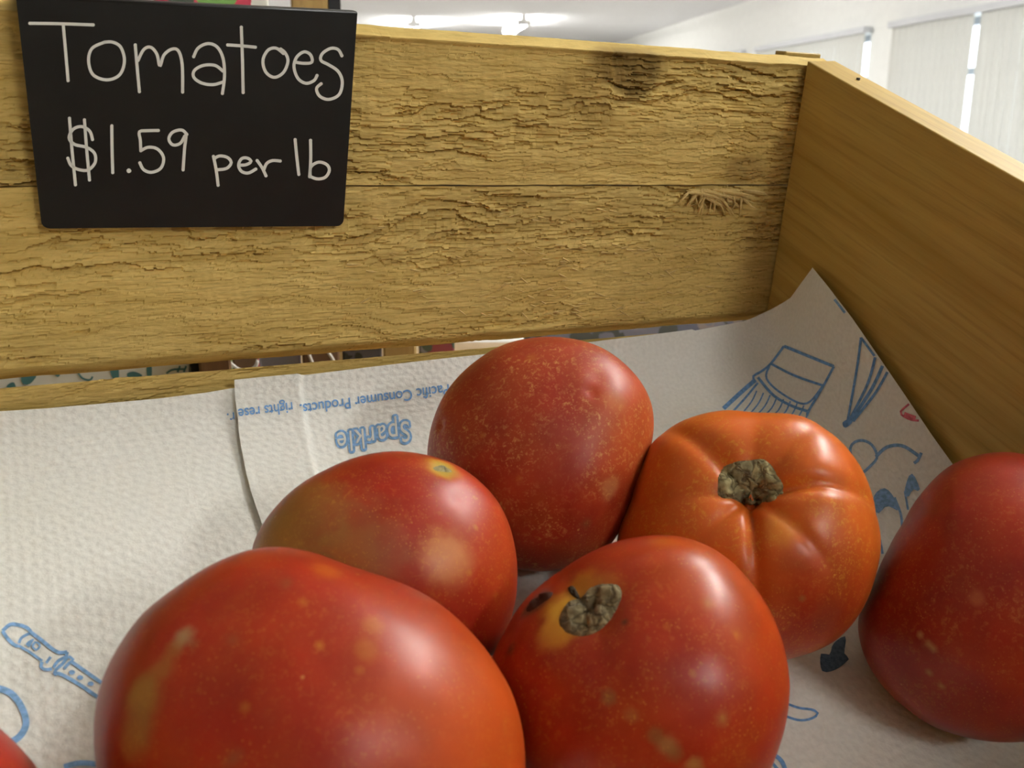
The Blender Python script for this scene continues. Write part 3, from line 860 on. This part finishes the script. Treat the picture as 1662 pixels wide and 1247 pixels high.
for n_ in m_cork2.node_tree.nodes:
    if n_.type == 'MIX' and n_.inputs[7].default_value[0] > .4: n_.inputs[6].default_value = (.11, .075, .03, 1); n_.inputs[7].default_value = (.32, .25, .12, 1)
m_scab = plain('dark_scab', (0.055, 0.018, 0.010), .7, .2)
m_hole = plain('pit_dark', (0.035, 0.022, 0.012), .8, .2)  # near-black patch for the dark hole beside the stem scar

def tomato(label, outline, centre, depth_ratio, base, side, spots, mat, lumps=0.02, seed=0, stem=None, dents=(), scar=None, pull=0.0):
    w_ = -ray(*centre)                                    # towards the viewer
    u = unit(np.cross(np.array([0, 0, 1.0]), w_)); v_ = np.cross(w_, u)
    # outline as in-plane radii at unit distance
    ang, rad = [], []
    for p in outline:
        g = ray(*p); g = g / np.dot(g, -w_); e = g + w_
        ang.append(math.atan2(e.dot(v_), e.dot(u))); rad.append(math.hypot(e.dot(u), e.dot(v_)))
    o_ = np.argsort(ang); A = np.array(ang)[o_]; Rr = np.array(rad)[o_]
    A3 = np.concatenate([A - 2*math.pi, A, A + 2*math.pi]); R3 = np.concatenate([Rr, Rr, Rr])
    gr = np.linspace(-math.pi, math.pi, 721)[:-1]; rg = np.interp(gr, A3, R3)
    ker = np.exp(-(np.arange(-24, 25) / 9.0) ** 2); ker /= ker.sum()
    rg = np.convolve(np.concatenate([rg[-24:], rg, rg[:24]]), ker, 'valid')
    th = np.arctan2(ICO_V[:, 1], ICO_V[:, 0]); sphi = np.hypot(ICO_V[:, 0], ICO_V[:, 1])
    rt = np.interp(th, np.append(gr, math.pi), np.append(rg, rg[0]))
    c2 = np.fft.rfft(rg) / len(rg); r0 = c2[0].real
    el = r0 + 2 * (c2[2].real * np.cos(2 * (th + math.pi)) - c2[2].imag * np.sin(2 * (th + math.pi)))
    k = sstep(0.15, 1.0, sphi)
    re = el + (rt - el) * k
    U = np.stack([re * ICO_V[:, 0], re * ICO_V[:, 1], r0 * depth_ratio * ICO_V[:, 2]], 1)      # unit-distance local (u,v,w)
    N0 = U / np.linalg.norm(U, axis=1)[:, None]
    # slow lumps
    lump = np.array([noise.noise(Vector(p) * 1.7 + Vector((seed * 3.1, 0, 0))) for p in N0])
    U = U * (1 + lumps * lump * (1 - .75 * sstep(.75, 1.0, sphi)))[:, None]
    rm = r0
    def loc(px, py):          # pixel -> nearest front surface vertex (local unit-distance coords)
        g = ray(px, py); g = g / np.dot(g, -w_); e = g + w_
        t = np.array([e.dot(u), e.dot(v_)])
        fr = U[:, 2] > -0.2 * rm
        # allow for perspective of the bulge
        pr = U[:, :2] / (1 - U[:, 2:3])
        d2 = ((pr - t) ** 2).sum(1) + (~fr) * 9
        return U[np.argmin(d2)].copy()
    disp = np.zeros(len(U))
    if stem:
        sc_ = loc(*stem['px']); s_ = unit(sc_)
        a1 = unit(np.cross(s_, np.array([0.0, 1.0, 0.1]))); a2 = np.cross(s_, a1)
        cb = np.clip(N0 @ s_, -1, 1); beta = np.arccos(cb); al = np.arctan2(N0 @ a2, N0 @ a1)
        disp -= stem['depth'] * np.exp(-(beta / stem['width']) ** 2)
        for (fa, fw, fd, fl_) in stem['furrows']:
            # furrow towards a pixel (fa) of angular width fw, depth fd, length fl_
            tdir = loc(*fa); tn = unit(tdir); ta = math.atan2(tn @ a2, tn @ a1)
            da = (al - ta + math.pi) % (2 * math.pi) - math.pi
            lat = np.sin(beta) * np.sin(da)
            prof_ = np.exp(-(np.abs(lat) / fw) ** 1.6) * (np.cos(da) > 0)
            disp -= fd * prof_ * np.exp(-(beta / fl_) ** 2) * sstep(0.0, .12, beta)
    for (px, py, rr_, dd) in dents:
        q_ = loc(px, py); dist = np.linalg.norm(U - q_, axis=1) / rm
        disp -= dd * np.exp(-(dist / rr_) ** 2)
    U = U + N0 * (disp * rm)[:, None]
    # skin colour, with the lit side of most tomatoes painted brighter
    colr = np.tile(np.array(base, float), (len(U), 1))
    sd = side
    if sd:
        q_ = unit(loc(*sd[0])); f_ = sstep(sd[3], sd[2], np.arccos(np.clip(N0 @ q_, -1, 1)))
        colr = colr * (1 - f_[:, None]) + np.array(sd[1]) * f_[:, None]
    bl = np.array([noise.fractal(Vector(p) * 3.0 + Vector((seed * 7.7, 2, 0)), 1.0, 2.0, 3) for p in N0])
    colr *= (1 + .16 * bl)[:, None] * np.array([.88, .76, .70])
    wob = np.array([noise.fractal(Vector(p) * 7.0 + Vector((seed * 1.7, 9, 0)), .8, 2.0, 3) for p in N0])
    for (px, py, ra, cc_, st_) in spots:
        if ra <= 16 and cc_ == YEL: ra *= .65; st_ *= .45
        q_ = loc(px, py); dist = np.linalg.norm(U - q_, axis=1) * F
        f_ = st_ * (1 - sstep(.40, 1.20, dist / ra + .22 * wob))
        colr = colr * (1 - f_[:, None]) + np.array(cc_) * f_[:, None]
    # distance at which it rests on the lined tray
    off = OFF2 + .0012
    hN = np.array([u.dot(FN), v_.dot(FN), w_.dot(FN)])
    lo = (U @ hN).min()
    c0 = (C - np.array([0, 0, ZF])).dot(FN); gN = (-w_).dot(FN)
    D = (off - c0) / (gN + lo)
    D -= pull
    P = C - w_ * D
    Wl = (U[:, 0:1] * u + U[:, 1:2] * v_ + U[:, 2:3] * w_) * D
    root = empty('tomato', M @ Matrix.Translation(Vector(P)))
    tag(root, label, 'tomato', 'tomatoes in the crate')
    me = bpy.data.meshes.new('skin'); me.from_pydata(Wl.tolist(), [], ICO_F); me.update()
    me.polygons.foreach_set('use_smooth', [True] * len(me.polygons))
    ca = me.color_attributes.new('skin', 'FLOAT_COLOR', 'POINT')
    ca.data.foreach_set('color', np.concatenate([np.clip(colr, 0, 1), np.ones((len(U), 1))], 1).ravel())
    me.materials.append(mat)
    link(bpy.data.objects.new('skin', me), root)
    bvh = BVHTree.FromPolygons([Vector(p) for p in Wl], ICO_F)
    CL = C - P
    if scar:
        for (nm_, poly, h0, h1, m_, sd_) in scar:
            Pp = smooth_line(poly, 5.0, True)[:-1]; c_ = Pp.mean(0)
            rings = 9; vv, ff = [], []; n_ = len(Pp)
            for ir in range(rings + 1):
                fr = ir / rings
                for p in (Pp if ir else [c_]):
                    pp = c_ + (p - c_) * fr
                    h = bvh.ray_cast(Vector(CL), Vector(ray(*pp)), 2.0)
                    if h[0] is None: h = (Vector((0, 0, 0)), Vector((0, 0, 1)))
                    nn = h[1]
                    bumpy = noise.noise(Vector((pp[0] * .075, pp[1] * .075, sd_))) * .0016 + noise.noise(Vector((pp[0] * .2, pp[1] * .2, sd_))) * .0006
                    hgt = h0 + (h1 - h0) * fr ** 6 + max(bumpy, -.0011 * h0 / .0014) * (1 - fr ** 6)
                    vv.append(tuple(h[0] + nn * hgt))
            for i in range(n_): ff.append((0, 1 + i, 1 + (i+1) % n_))
            for ir in range(1, rings):
                b0 = 1 + (ir - 1) * n_; b1 = b0 + n_
                for i in range(n_): ff.append((b0 + i, b1 + i, b1 + (i+1) % n_, b0 + (i+1) % n_))
            # a rim turned into the flesh gives the scar thickness
            b0 = 1 + (rings - 1) * n_; nb = len(vv)
            for i in range(n_): vv.append(tuple(np.array(vv[b0 + i]) * .985))
            for i in range(n_): ff.append((b0 + i, nb + i, nb + (i+1) % n_, b0 + (i+1) % n_))
            mesh(nm_, vv, ff, m_, root, True)
    print('TOMATO', label[:40], 'D', round(D, 3), 'P', P.round(3), 'r', round(r0 * D, 4))
    return root, me, P

GOLD = (0.66, 0.36, 0.045)
RED = (0.33, 0.019, 0.006); DRED = (0.26, 0.013, 0.006); ORG = (0.43, 0.062, 0.005); ORG2 = (0.49, 0.105, 0.007)
m_t1 = tomato_mat('tomato_skin_glossy', .37, GOLD, 700.0, 0.20, 0.14, 0.12)
m_t2 = tomato_mat('tomato_skin_blotched', .38, GOLD, 900.0, 0.35, 0.15, 0.22)
m_t3 = tomato_mat('tomato_skin_scurfed', .43, (0.60, 0.34, 0.10), 800.0, 0.45, 0.22, 0.75)
m_t4 = tomato_mat('tomato_skin_orange', .35, GOLD, 1000.0, 0.50, 0.28, 0.60)
m_t5 = tomato_mat('tomato_skin_bright', .33, GOLD, 700.0, 0.30, 0.16, 0.18)
m_t6 = tomato_mat('tomato_skin_dark', .40, (0.56, 0.28, 0.06), 900.0, 0.40, 0.12, 0.25)
GRN = (0.30, 0.17, 0.035); BRN = (0.20, 0.10, 0.03); PALE = (0.58, 0.24, 0.085); YEL = (0.62, 0.36, 0.03)
TOMS = []
TOMS.append(tomato('large glossy red tomato at the front left with a greenish scar streak',
    [(158,1247),(159,1136),(173,1092),(204,1038),(236,996),(274,968),(318,936),(366,909),(411,893),(447,888),(513,894),(570,914),(623,936),(667,956),(711,982),(755,1021),(799,1076),(825,1120),(843,1173),(849,1217),(850,1260),(838,1340),(790,1420),(700,1480),(560,1505),(400,1490),(270,1430),(190,1340)],
    (505, 1205), .80, RED, ((780, 1130), ORG, .15, 1.0),
    [(232,1140,34,GRN,.65),(222,1180,30,BRN,.6),(235,1120,24,GRN,.5),(262,1090,20,GRN,.5),(280,1060,16,GRN,.5),(303,1035,14,(.3,.25,.12),.7),(318,1046,10,BRN,.5),(215,1200,30,GRN,.5),
     (602,1018,18,YEL,.16),(590,1050,20,YEL,.15),(582,1086,13,YEL,.4),(518,1052,8,YEL,.7),(490,974,9,YEL,.5),(465,942,12,BRN,.35),(404,1150,9,YEL,.5),(382,1042,12,BRN,.35),(530,925,26,ORG2,.5),(380,1235,12,BRN,.5),(785,1086,9,PALE,.7)],
    m_t1, .03, 1, dents=[(560, 905, .30, .03)]))
TOMS.append(tomato('red tomato with a pale round patch and green-brown shoulder, touching the tallest one',
    [(408,892),(423,858),(449,823),(488,787),(529,763),(574,744),(615,735),(657,734),(696,740),(740,755),(776,780),(805,811),(823,844),(834,882),(839,935),(835,983),(823,1021),(799,1066),(750,1092),(680,1100),(600,1088),(520,1050),(450,1000),(415,945)],
    (622, 915), .78, (0.32, 0.019, 0.007), ((790, 830), (0.42, 0.036, 0.007), .1, .9),
    [(480,850,95,GRN,.62),(440,890,70,GRN,.5),(580,880,80,(0.27,0.09,0.03),.55),(560,905,60,GRN,.4),(620,910,60,(0.24,0.07,0.025),.4),(530,905,12,BRN,.8),(725,905,46,PALE,.62),(733,897,24,(.60,.28,.11),.25),
     (716,761,34,YEL,.65),(716,760,24,(.38,.30,.05),.8),(773,858,7,YEL,.8),(762,935,9,YEL,.6),(768,808,9,YEL,.5),(805,965,10,YEL,.35)],
    m_t2, .03, 2, scar=[('stem_scar', [(700,757),(714,754),(730,760),(735,767),(718,768),(704,763)], .0002, -.0003, m_cork, 2.0)], dents=[(716, 760, .10, .025), (742, 808, .04, .008)]))
TOMS.append(tomato('tall scurfy red tomato standing at the back of the group',
    [(694,735),(697,710),(705,678),(718,647),(744,613),(776,585),(814,562),(856,551),(895,548),(936,552),(975,564),(1010,588),(1036,615),(1052,642),(1059,668),(1057,716),(1047,751),(1033,796),(1017,838),(1000,870),(980,896),(938,918),(880,927),(830,920),(780,898),(730,848),(702,795)],
    (880, 740), .79, (0.33, 0.030, 0.011), ((1040, 690), (0.45, 0.075, 0.015), .1, .8),
    [(863,582,14,YEL,.4),(792,612,10,YEL,.5),(990,790,22,(.46,.22,.08),.5),(950,848,8,BRN,.6),(780,704,8,YEL,.4),(843,778,10,YEL,.4),(1000,650,20,(.5,.2,.05),.3)],
    m_t3, .035, 3, dents=[(962, 640, .055, .022), (973, 612, .09, .012), (714, 690, .045, .03)]))
st4 = (1218, 782)
TOMS.append(tomato('ribbed orange-red tomato with a broad grey-green stem scar facing up',
    [(1001,880),(1025,816),(1046,749),(1057,721),(1075,702),(1106,684),(1142,672),(1180,666),(1216,670),(1251,672),(1293,674),(1325,684),(1353,705),(1378,732),(1399,763),(1413,799),(1424,845),(1429,887),(1420,936),(1403,982),(1382,1014),(1357,1039),(1314,1060),(1283,1069),(1200,1075),(1120,1050),(1050,1000),(1008,940)],
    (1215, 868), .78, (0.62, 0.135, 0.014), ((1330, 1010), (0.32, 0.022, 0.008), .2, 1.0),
    [(1268,858,30,GOLD,.30),(1340,835,30,ORG2,.5),(1175,708,18,ORG2,.4),(1305,970,7,BRN,.8),(1345,1000,34,(.20,.03,.015),.5),(1170,790,24,ORG2,.5),(1345,905,7,YEL,.5)],
    m_t4, .02, 4,
    stem=dict(px=st4, depth=.20, width=.40, furrows=[((1130,715),.09,.12,.75),((1110,800),.07,.07,.6),((1130,880),.07,.06,.7),((1224,895),.07,.13,.85),((1320,690),.12,.10,.75),((1370,785),.07,.14,.85),((1320,880),.06,.07,.7),((1225,690),.10,.05,.6)]),
    scar=[('stem_scar', [(1163,782),(1172,760),(1188,750),(1215,746),(1240,745),(1256,760),(1273,790),(1262,812),(1238,818),(1215,821),(1190,812),(1166,806)], .0016, -.0002, m_cork, 4.0)]))
TOMS.append(tomato('bright red tomato in front with a torn brown stem scar ringed in yellow',
    [(799,1066),(821,1028),(844,987),(875,955),(914,925),(952,902),(990,885),(1028,875),(1073,871),(1111,875),(1146,888),(1181,910),(1216,945),(1242,980),(1261,1019),(1273,1060),(1280,1105),(1279,1136),(1273,1178),(1261,1219),(1251,1247),(1205,1310),(1130,1350),(1030,1360),(930,1335),(850,1280),(805,1200),(790,1130)],
    (1040, 1105), .86, RED, ((1180, 930), ORG, .1, .9),
    [(922,995,46,YEL,.7),(900,1033,32,(.58,.25,.02),.65),(945,950,30,(.55,.24,.02),.6),(985,948,26,(.48,.17,.02),.5),(874,974,28,(.045,.018,.010),1.0),(858,988,18,(.06,.022,.010),1.0),(826,1058,12,(.06,.03,.015),.8),
     (1012,1012,8,(.04,.02,.01),.9),(985,1130,11,BRN,.8),(1060,875,12,BRN,.4),(1150,978,16,YEL,.5),(1200,1030,14,YEL,.45),(1080,1020,10,YEL,.4),(1170,1168,10,(.4,.2,.05),.7),(1080,1210,16,(.3,.15,.05),.7),(1062,1200,12,BRN,.6),(1095,1222,12,BRN,.6),(1125,1240,14,(.4,.22,.06),.6),(1122,1092,9,YEL,.5),(1070,880,24,ORG2,.4),(1025,1165,12,(.35,.15,.04),.5)],
    m_t5, .03, 5,
    stem=dict(px=(962,988), depth=.075, width=.30, furrows=[((1090,930),.16,.035,1.0),((985,1100),.14,.02,.8),((880,1060),.12,.03,.7),((900,930),.10,.03,.6)]),
    scar=[('stem_scar', [(905,1008),(915,985),(925,975),(945,968),(960,952),(985,946),(1006,950),(1010,968),(1002,990),(988,1010),(968,1028),(940,1034),(915,1026)], .0014, -.0002, m_cork2, 6.0),
          ('stem_pit', [(921,954),(930,951),(938,962),(943,974),(935,972),(925,964)], .0008, -.0002, m_hole, 8.0),
          ('dried_scar', [(851,992),(862,976),(880,964),(897,960),(896,968),(882,980),(866,990),(855,997)], .0004, -.0002, m_scab, 11.0)]))
TOMS.append(tomato('dark red tomato at the right resting against the smooth end board',
    [(1467,850),(1442,895),(1423,936),(1404,974),(1393,1003),(1395,1031),(1404,1063),(1420,1095),(1445,1127),(1474,1152),(1512,1178),(1560,1194),(1614,1203),(1662,1202),(1740,1185),(1800,1120),(1835,1030),(1832,930),(1800,840),(1740,770),(1690,745),(1640,735),(1600,737),(1545,755),(1500,797)],
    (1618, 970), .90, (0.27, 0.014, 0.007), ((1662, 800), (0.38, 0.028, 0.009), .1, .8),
    [(1505,1045,8,(.5,.3,.1),.6),(1492,1030,6,(.5,.3,.1),.7),(1515,1055,6,(.5,.3,.1),.6),(1512,1095,6,(.5,.3,.1),.6),(1526,1111,6,(.5,.3,.1),.6),(1585,975,12,(.45,.14,.05),.5)],
    m_t6, .03, 6, dents=[(1640, 915, .5, .02)]))
TOMS.append(tomato('red tomato peeking in at the bottom left corner',
    [(-215+332*math.cos(a), 1440+332*math.sin(a)) for a in np.linspace(0, 2*math.pi, 24, endpoint=False)],
    (-215, 1440), .90, RED, None, [], m_t1, .03, 9))
# overlap report
for i in range(len(TOMS)):
    for j in range(i):
        a, b_ = TOMS[i], TOMS[j]
        A = np.empty(len(a[1].vertices)*3); a[1].vertices.foreach_get('co', A); A = A.reshape(-1, 3) + a[2]
        tb = BVHTree.FromPolygons([v.co + Vector(b_[2]) for v in b_[1].vertices], ICO_F)
        mn = 1
        for p in A[::7]:
            if np.linalg.norm(p - b_[2]) < .1:
                h = tb.find_nearest(Vector(p))
                s = (Vector(p) - h[0]).dot(h[1])
                mn = min(mn, s)
        if mn < .02: print('PAIR', j + 1, i + 1, 'gap mm', round(mn * 1000, 1))

# ================================================================== NEIGHBOURS BEHIND THE CRATE

def wp(px, py, dist):
    """world point at a horizontal distance along a sight line"""
    g = WC @ np.array([px - CX, py - CY, F]); g = g / math.hypot(g[0], g[1])
    return np.array(EYE) + g * dist
cz = [(M @ Vector(p)).z for p in ((-.74, -.452, zz - .012), (.021, -.452, zz - .012))]
TZ = min(cz) - .003
m_table = wood_mat('table_boards', (0.36, 0.24, 0.12), (0.46, 0.32, 0.17), (6, 60, 60), .6, .1)
table = empty('display_table', Matrix.Translation((0.05, .70, 0)))
tag(table, 'low wooden display table under the crate, hidden in the picture', 'table')
for i in range(8):
    b_ = MB(); b_.box(-1.1, 1.1, -.62 + i * .18, -.62 + i * .18 + .176, TZ - .03, TZ); b_.build('table_board', m_table, table)
for sx_ in (-1.02, 1.02):
    for sy_ in (-.55, .74):
        b_ = MB(); b_.box(sx_ - .03, sx_ + .03, sy_ - .03, sy_ + .03, 0, TZ - .03); b_.build('leg', m_table, table)
# back props that tilt the crate
for xc in (-.60, -.10):
    a = M @ Vector((xc, .004, -.127)); bt = M.inverted() @ Vector((a.x, a.y, TZ + .001))
    b_ = MB(); b_.tube([(xc, .004, -.127), tuple(bt)], .008, 8); b_.build('prop', m_end, crate)

def upright(name, x0, x1, row, dist, top, depth, mat, label, cat, bottom=None):
    """a box standing on the table whose front spans two sight lines"""
    p0, p1 = wp(x0, row, dist), wp(x1, row, dist)
    d_ = p1 - p0; d_[2] = 0; L = np.linalg.norm(d_); d_ /= L; n_ = np.array([-d_[1], d_[0], 0])
    mt = Matrix(((d_[0], n_[0], 0, p0[0]), (d_[1], n_[1], 0, p0[1]), (0, 0, 1, TZ), (0, 0, 0, 1)))
    root = empty(name, mt); tag(root, label, cat)
    q = MB(); q.box(0, L, 0, depth, 0, top - TZ); o = q.build('body', mat, root); bevel(o, .002, 1)
    def cast(px, py, lift=.0006):
        g = WC @ np.array([px - CX, py - CY, F]); e = np.array(EYE)
        t = np.dot(p0 - e, n_) / np.dot(g, n_); w_ = e + g * t
        l = w_ - np.array([p0[0], p0[1], TZ])
        return np.array([l.dot(d_), -lift, l[2]]), n_
    return root, cast, L
m_carton = plain('white_carton', (0.72, 0.74, 0.68), .7); m_teal = plain('teal_print', (0.07, 0.20, 0.21), .7)
m_blackp = plain('black_strip', (.012, .012, .014), .5); m_brown = wood_mat('brown_post_wood', (.13, .065, .028), (.22, .12, .055), (60, 60, 7), .6, .1)
m_kraft = plain('kraft_paper', (.16, .085, .04), .8); m_cord = plain('white_cord', (.75, .73, .68), .8)
m_ywood = wood_mat('yellow_stake_wood', (.42, .28, .10), (.55, .38, .15), (60, 60, 7), .6, .1)
m_pale = plain('pale_blue_card', (.66, .70, .86), .7)
def print_mat(name, stops, scale):
    m, nt, b = newmat(name)
    tc = node(nt, 'ShaderNodeTexCoord').outputs['Object']
    wv = node(nt, 'ShaderNodeTexNoise', {'Vector': tc, 'Scale': scale * .8, 'Detail': 2.0})
    vv = node(nt, 'ShaderNodeVectorMath', {0: tc, 1: node(nt, 'ShaderNodeVectorMath', {0: wv.outputs['Color'], 3: .03}, operation='SCALE').outputs[0]}, operation='ADD').outputs[0]
    vo = node(nt, 'ShaderNodeTexVoronoi', {'Vector': vv, 'Scale': scale})
    f_ = node(nt, 'ShaderNodeSeparateColor', {0: vo.outputs['Color']}).outputs[0]
    r_ = node(nt, 'ShaderNodeValToRGB', {0: f_}); cr = r_.color_ramp; cr.interpolation = 'CONSTANT'
    while len(cr.elements) < len(stops): cr.elements.new(.5)
    for e, (p_, c_) in zip(cr.elements, stops): e.position = p_; e.color = (*c_, 1)
    nt.links.new(r_.outputs[0], b.inputs['Base Color']); b.inputs['Roughness'].default_value = .5
    return m
m_poster = print_mat('garden_print', [(0, (.50, .03, .07)), (.25, (.70, .70, .62)), (.45, (.62, .07, .11)), (.6, (.16, .34, .07)), (.75, (.05, .08, .05)), (.88, (.42, .58, .24))], 42.0)
m_dusk = print_mat('dusky_print', [(0, (.16, .19, .30)), (.4, (.26, .28, .38)), (.65, (.10, .12, .12)), (.85, (.35, .33, .36))], 60.0)
m_mixed = print_mat('mixed_print', [(0, (.06, .09, .06)), (.35, (.28, .06, .07)), (.6, (.22, .22, .26)), (.8, (.10, .13, .07))], 60.0)

car, cst, L_ = upright('printed_carton', -190, 311, 610, .80, EYE.z - .055, .16, m_carton, 'white carton with teal leaf print behind the slat gap at left', 'carton')
q = MB()
for pts in ([(34, 612), (46, 603), (60, 607), (50, 622), (38, 624)], [(84, 600), (92, 594), (98, 606), (93, 612)], [(178, 596), (190, 590), (193, 614), (184, 616)], [(206, 606), (218, 603), (232, 610), (222, 616), (208, 613)], [(238, 590), (245, 588), (246, 612), (239, 612)], [(10, 628), (22, 620), (26, 634)], [(118, 640), (130, 632), (134, 646)]):
    fill(q, cst, pts)
for pts in ([(126, 604), (134, 614), (146, 617), (150, 611)], [(270, 606), (280, 600), (300, 599)], [(288, 604), (292, 594)], [(298, 604), (302, 594)]):
    stroke(q, cst, pts, 3.2, step=4)
q.build('leaf_print', m_teal, car)
q = MB(); q.box(L_ + .0003, L_ + .009, -.0005, .02, 0, EYE.z - .056 - TZ); q.build('edge_tape', m_blackp, car)
upright('wooden_post', 323, 376, 600, .78, EYE.z - .03, .03, m_brown, 'short dark brown wooden post right of the printed carton, seen through the gap', 'post')
def bag(x0, x1, row, dist, top, mat, label, loops):
    r_, c_, L_ = upright('paper_bag', x0, x1, row, dist, top, .07, mat, label, 'bag')
    for pts in loops:
        P = [c_(x, y, .004)[0] for x, y in smooth_line(pts, 4.0)]
        q = MB(); q.tube(P, .0016, 6); q.build('cord_handle', m_cord, r_, True)
bag(378, 420, 596, .86, EYE.z - .10, m_kraft, 'brown paper bag with one drooping white cord behind the gap', [[(372, 586), (386, 597), (402, 600), (414, 594), (418, 584)]])
upright('gift_box', 421, 489, 590, .98, EYE.z - .10, .08, m_pale, 'pale bluish white box behind the gap between two paper bags', 'box')
bag(491, 552, 588, .90, EYE.z - .10, m_kraft, 'darker paper bag with two white cord handles behind the gap', [[(500, 570), (508, 590), (516, 606)], [(532, 570), (541, 584), (544, 600)]])
upright('picture_box', 556, 620, 580, .96, EYE.z - .10, .05, m_dusk, 'box with a dusky blue picture behind the gap above the emblem', 'box')
upright('wooden_stake', 622, 676, 575, .92, EYE.z - .05, .03, m_ywood, 'pale yellow wooden stake behind the gap left of the tall tomato', 'stake')
upright('seed_box', 680, 738, 575, .95, EYE.z - .10, .05, m_mixed, 'box with dark red and green print behind the gap beside the tall tomato', 'box')
upright('gap_backing', 850, 1290, 548, 1.05, EYE.z - .10, .05, m_dusk, 'dusky blue box behind the gap right of the tall tomato, widened to darken it', 'box')  # stands for dark bluish bits, widened to hide the bright room behind
upright('picture_board', -90, 436, 5, 1.13, EYE.z + .30, .012, m_poster, 'colourful red and green garden picture board behind the price sign', 'picture')
pr, _, L_ = upright('support_post', 472, 533, 8, 1.20, EYE.z + .45, .035, m_ywood, 'tall pale wooden post with a dark side behind the price sign', 'post')
q = MB(); q.box(L_ + .0002, L_ + .014, .0, .035, 0, EYE.z + .45 - TZ); q.build('dark_side', m_blackp, pr)  # near-black slab along the right side of the post
